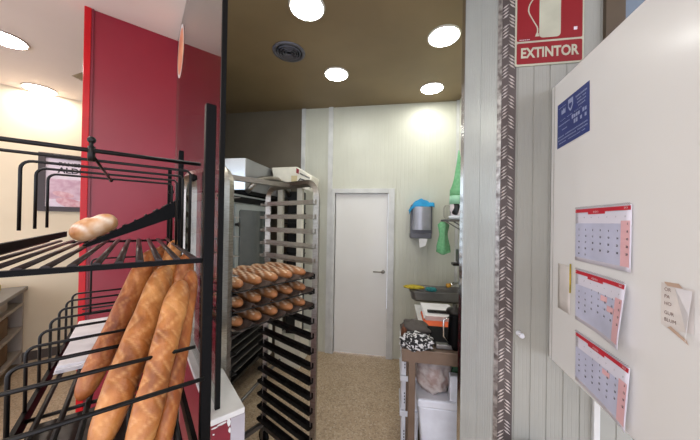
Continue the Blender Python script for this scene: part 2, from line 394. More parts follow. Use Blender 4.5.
# glass partition on low ledge wall
GZ = -.655
st(MB().obox(S(g_u-.004, NV, GZ), SU*.008, SV*(FV-NV-.01), (0, 0, CEIL-EYE-GZ)).build('window_1', 'glass'))
fr = MB(); fr.obox(S(g_u-.008, NV-.012, GZ), SU*.016, SV*.014, (0, 0, CEIL-EYE-GZ))
st(fr.build('trim_glass_edge', 'black_rubber'))
le = hit(245, 407, S(0, 0, GZ), Z); lu, lv = shopuv(le); lu += .0
U0 = g_u-.03
st(MB().obox(S(U0, lv, GZ-.02), SU*(lu-U0), SV*(2.50-lv), (0, 0, .02)).build('wall_ledge_top', 'ledge', bevel=.003))
st(MB().obox(S(U0+.002, lv+.004, -EYE), SU*(lu-U0-.004), SV*(2.48-lv), (0, 0, EYE+GZ-.021)).build('wall_ledge', 'ledge_red'))
mu = U0+(lu-U0)*.58
e_ = MB().obox(S(mu, lv, -EYE), SU*(lu-mu), SV*.01, (0, 0, EYE+GZ-.02)); st(e_.build('trim_10', 'ledge_grey'))
ch = MB()
def lf(u, dz): return S(u, lv+.0025, GZ+dz)
for u, z0, w, h in ((U0+.004, -.03, .02, .006), (U0+.02, -.026, .03, .008), (mu-.012, -.03, .012, .03), (mu-.006, -.06, .006, .02), (mu-.009, -.1, .009, .014), (U0+.008, -.05, .006, .006)):
    pts = [(u+random.uniform(-.002, .002)+w*(.5+.5*math.cos(t)), z0+h*math.sin(t)*random.uniform(.4, .6)) for t in [i*math.pi/4 for i in range(8)]]
    flat(ch, pts, lf)
st(ch.build('trim_chipped_paint', 'ledge'))
# round decal on the glass
dc = hit(180.5, 52, S(g_u-.006, 0, 0), SU); du, dv_ = shopuv(dc)
c = MB(); rr = .175
n = 40; zc = dc.z-EYE
for r0, r1, t in ((0, rr, 0),):
    c.add([S(g_u-.0052, dv_+r1*math.cos(2*math.pi*i/n), zc+r1*math.sin(2*math.pi*i/n)) for i in range(n)]+[S(g_u-.0045, dv_+r1*math.cos(2*math.pi*i/n), zc+r1*math.sin(2*math.pi*i/n)) for i in range(n)], [tuple(range(n)), tuple(range(n, 2*n))])
dt = thing('round_decal', 'round orange and cream sticker on the glass partition beside the red wall', 'sticker', dc)
c.build('disc', 'decal', dt)
c = MB()
for i in range(n):
    a, b = 2*math.pi*i/n, 2*math.pi*(i+1)/n
    c.add([S(g_u-.006, dv_+q*math.cos(t), zc+q*math.sin(t)) for q, t in ((rr, a), (rr, b), (rr*.88, b), (rr*.88, a))], [(0, 1, 2, 3)])
c.build('rim', 'note', dt)

# ================================================================== CEILING LAMPS
def led(px, py, label, r, cool=True, grp='ceiling lights of the bakery room', loc=None):
    p = loc or hit(px, py, V((0, 0, CEIL)), Z)
    t = thing('ceiling_light', label, 'ceiling light', (p.x, p.y, CEIL), grp)
    MB().lathe((p.x, p.y, CEIL), [(r+.014, 0), (r+.012, -.008), (r+.002, -.010), (r, -.004)], 32).build('rim', 'lamp_rim' if cool else 'lamp_ring', t, True)
    MB().add([(p.x+r*math.cos(2*math.pi*i/20), p.y+r*math.sin(2*math.pi*i/20), CEIL-.0102) for i in range(20)][::-1], [tuple(range(20))]).build('diffuser', 'lamp' if cool else 'lamp_shop', t)
led(307, 7, 'large glowing round light nearest the camera, at the top middle of the picture', .106)
led(336.5, 74, 'small glowing round light beside the round ceiling vent', .105)
led(444, 36, 'glowing round light close to the top of the aluminium door jamb', .108)
led(432, 88, 'glowing round light nearest the back wall on the right', .108)
G2 = 'round ceiling lights of the shop'
led(3, 38, 'round warm shop light cut off by the left edge of the picture', .125, False, G2)
led(40, 89, 'round warm shop light over the cream wall, left of the red wall', .125, False, G2)
for i, (x, y) in enumerate(((-.5, -.5), (.5, -1.3), (-2.0, .3), (-1.6, -1.5))):  # unseen lamps added out of view to brighten the foreground
    led(0, 0, ('added unseen round warm light above the space in front of the bread rack', 'added unseen round warm light farthest behind the viewer', 'added unseen round warm light over the left side of the shop', 'added unseen round warm light over the rear left of the shop')[i], .125, False, G2, V((x, y, 0)))
p = hit(289, 52, V((0, 0, CEIL)), Z)
t = thing('ceiling_vent', 'round dark grey ceiling vent with concentric rings', 'vent', (p.x, p.y, CEIL))
MB().lathe((p.x, p.y, CEIL), [(.135, 0), (.132, -.008), (.11, -.012), (.105, -.002)], 32).build('flange', 'disp_grey', t, True)
vm = MB()
for r in (.09, .068, .046, .024):
    vm.lathe((p.x, p.y, CEIL-.004), [(r+.008, 0), (r+.006, -.014), (r-.006, -.004), (r-.004, 0)], 28)
vm.build('vent_rings', 'disp_grey', t, True)
MB().lathe((p.x, p.y, CEIL-.001), [(.105, 0), (.105, -.003)], 28).build('vent_throat', 'black', t)

# ================================================================== SHOP THINGS
# poster
PW = S(0, BV-.004, 0)
p0 = hit(39, 152, PW, SV); p1 = hit(41, 211, PW, SV)
pu = shopuv(p0)[0]; pt = p0.z-EYE; pb = p1.z-EYE; pw = 1.0
def pf(o=0): return lambda x, y: S(pu+x, BV-.012-o, pt+y)
H_ = pb-pt
t = thing('framed_poster', 'dark framed bread poster lettered PANES ALDEANOS on the cream wall', 'poster', S(pu+pw/2, BV, pb))
f = MB(); w = .055
for x0, x1, y0, y1 in ((0, pw, -w, 0), (0, pw, H_, H_+w), (0, w, H_+w, -w), (pw-w, pw, H_+w, -w)):
    f.obox(S(pu+x0, BV-.002, pt+y0), SU*(x1-x0), SV*-.03, (0, 0, y1-y0))
f.build('frame', 'frame_dark', t)
m = MB(); flat(m, [(w, H_+w), (pw-w, H_+w), (pw-w, -w), (w, -w)], pf()); m.build('print', 'poster', t)
m = MB(); put_text(m, 'PANES', .062, .155, -.115, pf(.002), 'LEFT', .001); put_text(m, 'ALDEANOS', .092, .15, -.188, pf(.002), 'LEFT', .002); m.build('lettering', 'ink', t)
m = MB(); flat(m, [(w+.03, H_+w+.09), (pw-w-.03, H_+w+.09), (pw-w-.03, -.29), (w+.03, -.29)], pf(.001)); m.build('photo', 'poster_photo', t)
m = MB()
for i, (x, y, a, s) in enumerate(((.2, -.47, -12, .6), (.47, -.46, -6, .7), (.28, -.58, -20, 1), (.58, -.56, -14, 1.1), (.85, -.5, -10, .9), (.82, -.6, -14, .8))):
    ca, sa = math.cos(R(a)), math.sin(R(a))
    m.add([pf(.002+i*.0002)(x+.15*s*math.cos(q)*ca-.055*s*math.sin(q)*sa, y+.15*s*math.cos(q)*sa+.055*s*math.sin(q)*ca) for q in [2*math.pi*j/20 for j in range(20)]], [tuple(range(20))])
m.build('bread_picture', 'poster_bread', t)
# shop counter against beige wall, lower left
cu_, _ = shopuv(hit(25, 300, S(0, 3.9, 0), SU)) if False else (0, 0)
ce = at(25, 286, 2.97); cu_, cv_ = shopuv(ce); top = ce.z-EYE; cu_ = round(cu_, 3)
t = thing('shelf_counter', 'pale open-shelved counter with grey top against the cream wall', 'counter', S(cu_, 4.0, -EYE))
cv0, cv1 = 3.0, BV-.02; cd = .45; m = MB()
m.obox(S(cu_-cd, cv0, -EYE), SU*cd, SV*.03, (0, 0, EYE+top-.03)); m.obox(S(cu_-cd, cv1-.03, -EYE), SU*cd, SV*.03, (0, 0, EYE+top-.03))
m.obox(S(cu_-cd, cv0, -EYE), SU*.02, SV*(cv1-cv0), (0, 0, EYE+top-.03)); m.obox(S(cu_-cd, 3.75, -EYE), SU*(cd-.01), SV*.03, (0, 0, EYE+top-.03))
m.build('cabinet_frame', 'counter', t)
MB().obox(S(cu_-cd-.02, cv0-.02, top-.03), SU*(cd+.05), SV*(cv1-cv0+.02), (0, 0, .035)).build('worktop', 'counter_top', t, bevel=.004)
for hz in (.12, .38, .64):
    MB().obox(S(cu_-cd+.02, cv0+.03, -EYE+hz), SU*(cd-.02), SV*(cv1-cv0-.06), (0, 0, .03)).build('shelf', 'counter', t)
for i, (v, hz, w, h, lab) in enumerate(((3.85, .67, .4, .13, 'small pale carton on the upper shelf of the counter'), (3.85, .41, .42, .18, 'brown cardboard box on the middle shelf of the counter'), (3.83, .15, .44, .17, 'brown cardboard box on the bottom shelf of the counter'), (3.2, .41, .4, .17, 'brown cardboard box at the near end of the middle counter shelf'))):
    b = MB(); o = S(cu_-.4, v, -EYE+hz+.001)
    b.obox(o, SU*.36, SV*w, (0, 0, .006)); b.obox(o, SU*.006, SV*w, (0, 0, h)); b.obox(o+SU*.354, SU*.006, SV*w, (0, 0, h)); b.obox(o, SU*.36, SV*.006, (0, 0, h)); b.obox(o+SV*(w-.006), SU*.36, SV*.006, (0, 0, h))
    tag(b.build('cardboard_box', 'kraft' if i else 'counter'), lab, 'box', 'boxes in the counter')
yb = MB(); yo = S(cu_-.42, 4.0, top+.006); yb.obox(yo, SU*.3, SV*.4, (0, 0, .07))
yt = tag(yb.build('yellow_crate', 'yellow', bevel=.01), 'mustard yellow crate lying on the grey counter top', 'crate')

# ================================================================== BREAD RACK
rt = thing('bread_rack', 'black wire bread display rack with a tilted basket and posts', 'rack', S(-.05, 1.1, -EYE))
UL, UR = -.222, .118; ZU_ = -.10
def P_(name, mb, m='black_wire', smooth=True, bevel=0, par=None): return mb.build(name, m, par or rt, smooth, bevel)
pu_, pv_ = shopuv(at(208.5, 221, .655))
def post(u, v, d1, w=.0115): return MB().obox(S(u-w, v-w, -EYE), SU*2*w, SV*2*w, (0, 0, EYE+d1))
P_('post', post(pu_, pv_, .282), 'black', False, .002)
PB = 1.30; P_('post', post(pu_, PB, .282, .009), 'black', False, .002)
P_('post', post(pu_, 1.80, .282, .009), 'black', False, .002)
P_('stay', MB().obox(S(pu_-.025, 1.115, ZU_), SU*.01, SV*.01, (0, 0, .1)), 'black', False)
P_('stay', MB().obox(S(pu_-.025, 1.415, ZU_), SU*.01, SV*.01, (0, 0, .1)), 'black', False)
# upper guards: inverted-U wires
def hoop(v, dt_, db, r, uR=UR, lr=.02, uL=UL, rleg=False):
    pts = [S(uL, v, db)]
    for i in range(6):
        a = R(180-90*i/5); pts.append(S(uL+lr+lr*math.cos(a), v, dt_-lr+lr*math.sin(a)))
    if rleg: pts += [S(uR-.008, v, dt_), S(uR, v, dt_-.008), S(uR, v, db-.06)]
    else: pts.append(S(uR, v, dt_))
    return MB().tube(pts, r, 8)
tops = [.74+.125*i for i in range(5)]
for i, v in enumerate(tops):
    P_('guard_wire', hoop(v, .134, -.035, .0046 if i == 0 else .0036, uL=(-.27 if i < 2 else UL), rleg=(i > 0), uR=UR-.004*i))
P_('guard_brace', MB().tube([S(-.075, tops[0]-.002, .150), S(-.075, tops[0], .127), S(-.075, tops[4], .129)], .0032).ball(S(-.075, tops[0], .155), .007).ball(S(-.075, tops[4], .129), .006))
P_('guard_brace', MB().tube([S(-.075, tops[0], .142), S(-.075, tops[0], .112)], .006))
# upper shelf: flat slats
ZU = -.102
P_('shelf_bar', MB().tube([S(-.5, .74, ZU), S(pu_, .74, ZU)], .0055, 4), 'black', False)
P_('shelf_bar', MB().tube([S(-.22, 1.52, ZU), S(pu_, 1.52, ZU)], .0045, 4), 'black', False)
P_('side_bar', MB().obox(S(UL-.004, .80, -.078), SU*.008, SV*.72, (0, 0, .02)), 'black_rubber', False)
for i in range(14):
    u = .108-.0345*i
    P_('slat', MB().tube([S(u, .738, ZU+.006), S(u, 1.525, ZU+.006)], .0042, 8, flat=1.8), 'brown_wire')
# inclined upper shelf beside the loaf
pa = hit(84, 247, S(0, 1.2, 0), SV); pb_ = hit(178, 200, S(0, 1.2, 0), SV)
ua, za = shopuv(pa)[0], pa.z-EYE; ub, zb = shopuv(pb_)[0], pb_.z-EYE
m = MB(); nrm = -SV*.005
m.poly([S(ua, 1.2, za-.004), S(ub, 1.2, zb-.062), S(ub, 1.2, zb), S(ua, 1.2, za+.006)], (0, 0, 0), nrm)
P_('inclined_plate', m, 'black', False)
for i in range(9):
    k = i/8.0; u = ua+(ub-ua)*k; zz = za+.006+(zb-za-.006)*k
    P_('slat', MB().tube([S(u, 1.19, zz+.001), S(u, 1.50, zz+.001)], .0035, 6), 'black_wire')
P_('shelf_bar', MB().tube([S(ua, 1.5, za), S(ub, 1.5, zb-.006)], .004, 6))
for px, py, v in ((193, 178, .90), (171, 192, 1.3)):
    q = at(px, py, v*.95); kk = MB(); kk.lathe(q-SU*.0, [(.010, -.012), (.012, -.006), (.012, .012), (.006, .015)], 6, tuple(-SV))
    P_('clamp_knob', kk, 'black', False)
# lower basket
LT, LB = -.344, -.515
low = [.69+.125*i for i in range(9)]
for i, v in enumerate(low):
    P_('guard_wire', hoop(v, LT-(.0 if i else .026), LB, .0048 if i < 3 else .004, uR=pu_-.01))
P_('side_bar', MB().obox(S(UL-.005, .62, LB-.03), SU*.01, SV*1.15, (0, 0, .035)), 'black', False)
P_('side_bar', MB().obox(S(pu_-.03, .62, LB-.03), SU*.01, SV*1.15, (0, 0, .035)), 'black', False)
for i in range(7):
    u = UL+.03+i*.046
    P_('basket_slat', MB().tube([S(u, .60, LB-.006), S(u, 1.76, LB-.006)], .0042, 6, flat=1.6), 'black_wire')
for v in (.70, 1.05, 1.4, 1.75):
    P_('cross_bar', MB().tube([S(UL, v, LB-.014), S(pu_-.02, v, LB-.014)], .005, 6))
P_('basket_pan', MB().obox(S(UL, .62, LB-.07), SU*(.28), SV*.5, (0, 0, .004)), 'dark_steel', False)
# rear loop
m = MB(); z1, z0 = -.20, -.46
pts = [S(-.17, 1.76, z0)]+[S(-.15+.02*math.cos(R(180-90*i/4)), 1.76, z1-.02+.02*math.sin(R(180-90*i/4))) for i in range(5)]+[S(.1, 1.76, z1)]
P_('rear_loop', m.tube(pts, .004))
P_('rear_grid', MB().tube([S(-.2, 1.78, z0+.02), S(.12, 1.78, z0+.02)], .004).tube([S(-.2, 1.78, z0), S(.12, 1.78, z0)], .004))
# paper stacks seen through the basket, on a lower shelf
for i, (u, v, w, h, lab) in enumerate(((-.20, 1.53, .16, .03, 'farther stack of white paper bags lying on the slats of the lower basket'), (-.205, 1.27, .15, .025, 'nearer stack of white paper bags lying on the slats of the lower basket'))):
    m = MB()
    for k in range(6): m.obox(S(u+random.uniform(-.006, .006), v+random.uniform(-.006, .006), LB+k*h/6+.0005), SU*w, SV*.22, (0, 0, h/6-.001))
    tag(m.build('paper_bag_stack', 'paper'), lab, 'paper bags', 'white paper bags in the rack')

# breads
def loaf(L, r, ns, seg=60, nr=18, ang=.9, bend=0.0, sharp=3.0, zig=False, seed=0, depth=.16, pale=.9, wid=.17):
    rnd = random.Random(seed); vs = []; fs = []; sl = []
    ph = rnd.uniform(0, .4)
    for i in range(seg+1):
        t = i/seg; e = abs(2*t-1); e = min(e, .9985)
        rr = r*(1-e**sharp)**.5*(1+.04*math.sin(t*9+seed)+.02*math.sin(t*23+seed*2))
        for j in range(nr):
            a = 2*math.pi*j/nr; up = math.sin(a)
            s = 0
            if up > -.1 and .06 < t < .94:
                if zig: q = (t*ns+ph+(math.cos(a)*.9 if (int(t*ns*1.0) % 2) else -math.cos(a)*.9)+.12*math.sin(t*31+seed)) % 1
                else: q = (t*ns+ph+math.cos(a)*ang) % 1
                w = max(0, min(1, (up+.1)*1.4))
                s = max(0, 1-abs(q-.5)/wid)*w
                k = 1-depth*s+depth*.45*max(0, 1-abs(q-.22)/.2)*w
            else: k = 1
            x = (t-.5)*L; y = rr*k*math.cos(a); z_ = rr*k*math.sin(a)*.92+bend*(1-(2*t-1)**2)
            vs.append((x, y, z_)); sl.append(min(1, s*pale))
    for i in range(seg):
        for j in range(nr): fs.append((i*nr+j, i*nr+(j+1) % nr, (i+1)*nr+(j+1) % nr, (i+1)*nr+j))
    fs = [f[::-1] for f in fs]+[tuple(range(nr)), tuple(seg*nr+j for j in range(nr))[::-1]]
    m = MB(); m.add(vs, fs); return m, sl
def orient(o, a, b, up):
    a, b = V(a), V(b); x = (b-a).normalized(); z_ = (up-x*up.dot(x)).normalized(); y = z_.cross(x)
    mt = Matrix((x, y, z_)).transposed().to_4x4(); mt.translation = (a+b)/2; o.matrix_world = mt
bag = [ # bottom px, depth; top px, depth; radius; label
 ((80, 401), .735, (152, 250), .98, .030, 1, 'leftmost long baguette leaning in the lower basket, alone at its foot'),
 ((96, 452), .575, (166, 266), .86, .0345, 0, 'thick long baguette second from the left in the lower basket, cut zigzag'),
 ((134, 462), .565, (182, 280), .80, .0305, 0, 'long baguette third from the left in the lower basket, right of the thick zigzag one'),
 ((158, 462), .60, (192, 270), .87, .026, 1, 'narrow brown baguette beside the black rack post'),
 ((112, 372), .86, (163, 246), 1.08, .029, 1, 'baguette mostly hidden behind the thick zigzag baguette'),
 ((150, 380), .80, (175, 240), 1.05, .030, 0, 'baguette behind the others with its tip just under the shelf slats'),
 ((162, 390), .86, (188, 252), 1.0, .029, 1, 'baguette at the back right with a rounded tip under the shelf'),
]
for i, (pa, za, pb, zb2, r, cm, lab) in enumerate(bag):
    a = at(pa[0], pa[1], za); b = at(pb[0], pb[1], zb2); L = (b-a).length
    m, sl = loaf(L, r, 9+i % 3, 130, 26, zig=True, seed=i*3+1, sharp=7, depth=.075, pale=.5, bend=.004*((i % 3)-1))
    o = m.build('baguette', 'crust2' if cm else 'crust', None, True, slash=sl)
    orient(o, a, b, (E0-(a+b)/2)); tag(o, lab, 'bread', 'baguettes standing in the lower basket')
# small floury loaf on inclined shelf
a = at(70, 236, .90); b = at(117, 219, .97)
m, sl = loaf((b-a).length, .040, 2.0, 50, 24, sharp=3.2, seed=5, depth=.05, ang=.5)
o = m.build('bread_loaf', 'crust_pale', None, True, slash=sl); orient(o, a, b, V((0, 0, 1))+SV*-.3)
tag(o, 'small floury loaf lying alone on the upper shelf of the rack', 'bread')

# ================================================================== TROLLEY
TP = at(316.5, 221, 1.624); TL_ = at(228, 221, 1.187)
TP.z = 0; TL_.z = 0
W_ = (TP-TL_).length; TA = (TP-TL_).normalized(); TB = V((-TA.y, TA.x, 0)); TD = .50
def T(a, b, d): return V((TL_.x, TL_.y, EYE+d))+TA*a+TB*b
tt = thing('tray_trolley', 'tall stainless steel bakery tray trolley with many runners', 'trolley', T(W_/2, TD/2, -EYE))
TOP = .236; hw = .0165; BOT = -EYE+.13
for a in (0, W_):
    r = .085; pts = [T(a, 0, BOT)]
    for i in range(8): q = R(180-90*i/7); pts.append(T(a, r+r*math.cos(q), TOP-r+r*math.sin(q)))
    for i in range(8): q = R(90-90*i/7); pts.append(T(a, TD-r+r*math.cos(q), TOP-r+r*math.sin(q)))
    pts.append(T(a, TD, BOT))
    MB().tube(pts, hw, 4).build('side_frame', 'steel', tt)
MB().tube([T(0, TD*.5, TOP-.005), T(W_, TD*.5, TOP-.005)], .014, 4).build('top_bar', 'steel', tt)
for b in (0, TD): MB().tube([T(0, b, BOT+.02), T(W_, b, BOT+.02)], .014, 4).build('bottom_bar', 'dull_steel', tt)
for a in (0, W_): MB().tube([T(a, 0, BOT+.0), T(a, TD, BOT+.0)], .014, 4).build('bottom_rail', 'dull_steel', tt)
RS = .09; NR = 18; R0 = .100
for side in (0, 1):
    a0 = .016 if side == 0 else W_-.016; s = 1 if side == 0 else -1
    for k in range(NR):
        d_ = R0-RS*k
        m = MB(); m.obox(T(a0, -.012, d_), TA*s*.0025, TB*(TD+.03), (0, 0, .030)); m.obox(T(a0, -.012, d_), TA*s*.034, TB*(TD+.03), (0, 0, .0025))
        m.obox(T(a0, TD+.016, d_), TA*s*.034, TB*.003, (0, 0, .018))
        m.build('runner', 'steel' if k < 5 else 'dark_steel', tt)  # upper runners get paler steel: their lit look is put into the colour
for a in (0, W_):
    for b in (0, TD):
        w = MB(); c = T(a, b, -EYE+.05); w.lathe(c-TA*.015, [(.03, 0), (.048, .004), (.048, .026), (.03, .03)], 18, tuple(TA)); 
        wh = w.build('caster', 'black_rubber', tt, True)
        f = MB(); f.obox(c+TA*.017-TB*.015+Z*-.01, TA*.004, TB*.03, (0, 0, .075)); f.obox(c-TA*.021-TB*.015+Z*-.01, TA*.004, TB*.03, (0, 0, .075)); f.obox(c-TA*.021-TB*.02+Z*.06, TA*.042, TB*.04, (0, 0, .022)); f.build('fork', 'dull_steel', wh)
# trays
NW = 5; tw = W_-.05; cell = tw/NW
tn = ['top', 'middle', 'bottom']
posn = ['nearest the left upright', 'second from the left upright', 'in the middle', 'second from the right rail', 'nearest the right rail']
proto = None
for k in range(3):
    d_ = R0-RS*(5+k)+.004; m = MB(); nx = NW*12
    dep = .47; b0 = -.01
    vs = []
    for side in (0, 1):
        for i in range(nx+1):
            x = .025+tw*i/nx; ph = (i/12.0) % 1
            h = .030-.026*abs(math.sin(math.pi*i/12.0))**.8
            for b in (b0, b0+dep): vs.append(T(x, b, d_+h+side*.0025))
    n2 = 2*(nx+1); fs = []
    for i in range(nx):
        fs.append((2*i, 2*i+1, 2*i+3, 2*i+2)); fs.append((n2+2*i, n2+2*i+2, n2+2*i+3, n2+2*i+1))
        fs.append((2*i, 2*i+2, n2+2*i+2, n2+2*i)); fs.append((2*i+1, n2+2*i+1, n2+2*i+3, 2*i+3))
    m.add(vs, fs)
    ty = thing('baking_tray', '%s wavy baking tray of the three in the trolley, filled with scored rolls' % tn[k] if k != 1 else 'middle wavy baking tray, between the upper and lower trays of rolls', 'tray', T(W_/2, TD/2, d_), 'wavy baking trays')
    m.build('wavy_sheet', 'tray', ty)
    rim = MB().tube([T(.028, b0, d_+.012), T(W_-.028, b0, d_+.012), T(W_-.028, b0+dep, d_+.012), T(.028, b0+dep, d_+.012)], .004, 6, closed=True)
    rim.build('rim', 'dark_steel', ty)
    for q in range(NW):
        xc = .025+cell*(q+.5); a = T(xc, b0+.012, d_+.038); b = T(xc, b0+dep-.03, d_+.038)
        if proto is None:
            pm, sl = loaf(dep-.05, .037, 5, 110, 24, ang=1.5, sharp=4.5, seed=3, depth=.075, pale=1.3, wid=.24)  # wide pale bands: score cuts plus top highlights put into the crust colour
            o = proto = pm.build('scored_roll', 'crust_roll', None, True, slash=sl)
        else: o = proto.copy(); C.objects.link(o)
        orient(o, a, b, Z); o.scale = (random.uniform(.96, 1.0), random.uniform(.92, 1.04), random.uniform(.92, 1.06))
        tag(o, 'scored brown bread stick %s on the %s trolley tray' % (posn[q], tn[k]), 'bread', 'scored bread sticks on the trolley trays')

# ================================================================== OVEN AND HOOD
XO = -1.30
ot = thing('deck_oven', 'grey bakery oven with dark glass door and tray stand below', 'oven', (XO-.35, 2.28, 0))
OZ0, OZ1 = EYE-.86, EYE+.215
m = MB(); m.box(XO-.75, XO, 1.93, 2.66, OZ0, OZ1); m.build('body', 'oven', ot, bevel=.006)
m = MB(); m.box(XO+.002, XO+.022, 1.985, 2.62, OZ0+.1, OZ1-.085)
dr = m.build('oven_door', 'oven', ot, bevel=.005)
yy0 = hit(239, 230, V((XO+.022, 0, 0)), V((1, 0, 0))).y; yy1 = hit(265, 230, V((XO+.022, 0, 0)), V((1, 0, 0))).y
zz1 = hit(252, 210.5, V((XO+.022, 0, 0)), V((1, 0, 0))).z
w = MB(); pts = rrect(yy0, yy1, OZ0+.25, zz1, .02); w.poly([V((XO+.022, a, b)) for a, b in pts], (0, 0, 0), (.006, 0, 0)); w.build('door_window', 'oven_glass', dr)
for y in (yy0-.05, yy1+.045): MB().lathe((XO+.022, y, EYE-.04), [(.012, 0), (.012, .02), (.018, .024), (.018, .034)], 12, (1, 0, 0)).build('door_latch', 'dark_steel', dr, True)
MB().box(XO+.0, XO+.02, 1.94, 2.65, OZ1-.07, OZ1-.02).build('vent_slot', 'black', ot)
m = MB()
for y in (1.96, 2.61):
    for x in (XO-.72, XO-.04): m.box(x, x+.035, y, y+.035, .0, OZ0)
m.build('stand_leg', 'dull_steel', ot)
m = MB(); m.box(XO-.03, XO, 2.66, 2.74, EYE-1.45, OZ0+.4); m.build('stand_panel', 'cream_machine', ot)
for k in range(6):
    MB().box(XO-.7, XO+.0, 1.99, 2.6, .33+k*.075, .338+k*.075).build('stand_tray', 'dull_steel', ot, bevel=.002)
MB().box(XO-.72, XO-.005, 1.96, 2.64, .24, .27).build('stand_base', 'dark_steel', ot)
# floor rail of the stand
MB().tube([(XO+.06, 1.85, .11), (XO+.10, 2.72, .11)], .014, 6).build('stand_rail', 'dull_steel', ot, True)
MB().tube([(XO+.03, 1.9, OZ0-.03), (XO+.10, 2.72, OZ0+.02)], .016, 4).build('stand_rail', 'steel', ot)
# hood
hz1 = EYE+.545; hz0 = EYE+.262; HX = -1.295
ht = thing('extractor_hood', 'stainless extractor hood with a bright front above the oven', 'hood', (HX-.4, 2.6, hz0))
m = MB(); m.box(HX-.75, HX, 2.15, YB-.01, hz0, hz1); m.build('shell', 'hood', ht, bevel=.003)
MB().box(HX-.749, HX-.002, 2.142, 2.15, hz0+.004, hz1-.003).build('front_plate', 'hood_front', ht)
MB().box(HX-.7, HX+.008, 2.18, YB-.25, hz0-.035, hz0-.0).build('filter_slot', 'black', ht)
def hs(px, py, x=HX): return hit(px, py, V((x, 0, 0)), V((1, 0, 0)))
q = [hs(*p, x=HX+(.10 if 0 < k_ < 8 else .012)) for k_, p in enumerate(((248, 191), (251, 187), (256, 181), (262, 178.5), (270, 178), (277, 179), (282, 183), (287, 192), (291, 200)))]
MB().tube(q, .022, 10).build('exhaust_tube', 'steel', ht, True)
# cream white machine beside the hood
mt_ = thing('dough_machine', 'cream white dough machine with tilted head and red badge beside the hood', 'machine', (-1.0, 2.78, 0))
def M2(px, py, z_): return at(px, py, z_)
zc = 2.78
h0 = [M2(270, 167.5, zc), M2(295.5, 166.5, zc), M2(311.5, 176, zc), M2(307.5, 191, zc), M2(292, 185, zc), M2(272, 178, zc)]
m = MB(); m.poly(h0, (.012, 0, 0), (.012, .28, 0)); m.build('head_cover', 'cream_machine', mt_, bevel=.012)
def hf(px, py): return M2(px, py, zc-.006)+V((.012, 0, 0))
m = MB(); m.add([hf(*p) for p in ((295.3, 168), (298, 169.5), (297.6, 174), (295, 172.8))], [(0, 1, 2, 3)]); m.build('red_badge', 'sign_red', mt_)
m = MB()
for i in range(8):
    x = 298.8+i*1.25; y = 172.6+i*.62; m.add([hf(*p) for p in ((x, y), (x+.85, y+.42), (x+.75, y+2.0), (x-.1, y+1.6))], [(0, 1, 2, 3)])
m.build('badge_lettering', 'ink', mt_)
m = MB(); m.tube([hf(*p) for p in ((297.5, 181), (299, 178.6), (304, 180.5), (305, 183), (303, 186), (298, 184.5))], .006, 6, closed=True); m.build('badge_ring', 'ink', mt_)
m = MB(); m.poly([M2(*p, zc+.01) for p in ((291, 176), (297, 176), (295.5, 186), (291, 184))], (.01, -.02, 0), (.01, .2, 0)); m.build('head_bracket', 'cream_yellow', mt_)
px_ = lambda x, Y: hit(x, 250, V((0, Y, 0)), V((0, 1, 0))).x
for a, b in ((276.5, 281.5), (296, 301.5)):
    MB().box(px_(a, 2.78), px_(b, 2.78), 2.78, 2.84, 0, EYE+.38).build('upright', 'cream_machine', mt_, bevel=.004)
MB().box(px_(281.5, 2.8)+.002, px_(296, 2.8)-.002, 2.95, 3.1, .3, EYE+.34).build('back_panel', 'dark_inside', mt_)
for i in range(7):
    MB().box(px_(279, 2.84), px_(298, 2.84), 2.845, 3.1, EYE+.2-i*.12, EYE+.212-i*.12).build('shelf', 'dark_steel', mt_)
MB().box(px_(276.5, 2.8), px_(301.5, 2.8), 2.79, 3.12, .0, .3).build('base_cabinet', 'cream_machine', mt_, bevel=.01)
m, sl = loaf(.13, .03, 2, 30, 14, seed=9, sharp=3); zl = EYE+.2-3*.12+.012
zs = EYE+.212-3*.12
o = m.build('bread_roll', 'crust_roll', None, True, slash=sl); xl = px_(287, 2.9); orient(o, (xl-.06, 2.89, zs+.028), (xl+.06, 2.9, zs+.028), Z)
tag(o, 'short bread roll lying on a shelf inside the cream machine', 'bread')

# ================================================================== BACK ROOM RIGHT SIDE
# towel dispenser
dw = [hit(x, 220, V((0, YB-.2, 0)), V((0, 1, 0))).x for x in (411, 433)]
dz = [hit(422, y, V((0, YB-.2, 0)), V((0, 1, 0))).z for y in (235, 204)]
cx = sum(dw)/2; dt_ = thing('towel_dispenser', 'grey and silver paper towel dispenser mounted on the back wall', 'dispenser', (cx, YB, dz[0]))
MB().box(dw[0], dw[1], YB-.17, YB, dz[0], dz[1]).build('housing', 'disp_grey', dt_, bevel=.02)
m = MB(); n = 16; hwid = (dw[1]-dw[0])/2-.02
pts = [(cx+hwid*math.sin(R(-90+180*i/n))*1.0, YB-.17-.05*math.cos(R(-90+180*i/n))) for i in range(n+1)]
m.poly([V((x, y, dz[0]+.055)) for x, y in pts], (0, 0, 0), (0, 0, dz[1]-dz[0]-.085)); m.build('cover', 'disp_face', dt_)
MB().box(dw[0]-.005, dw[1]-.01, YB-.19, YB, dz[0]-.04, dz[0]+.02).build('outlet', 'disp_grey', dt_, bevel=.01)
m = MB(); m.poly([(cx-.03, YB-.18, dz[0]-.03), (cx+.07, YB-.18, dz[0]-.03), (cx+.04, YB-.2, dz[0]-.12), (cx-.02, YB-.2, dz[0]-.14)], (0, 0, 0), (0, .003, 0)); m.build('paper_towel', 'paper', dt_)
m = MB()
nx, ny = 16, 8
def cl(i, j):
    x = dw[0]-.02+(dw[1]-dw[0]+.035)*i/nx; y = YB-.2+.19*j/ny; zz = dz[1]+.006+.045*math.exp(-((i-8)/4.)**2)+.008*math.sin(i*1.7+j)
    if j == 0: zz = dz[1]-.035+.01*math.sin(i)
    if i < 4: zz -= (4-i)**1.6*.009
    return zz, x, y
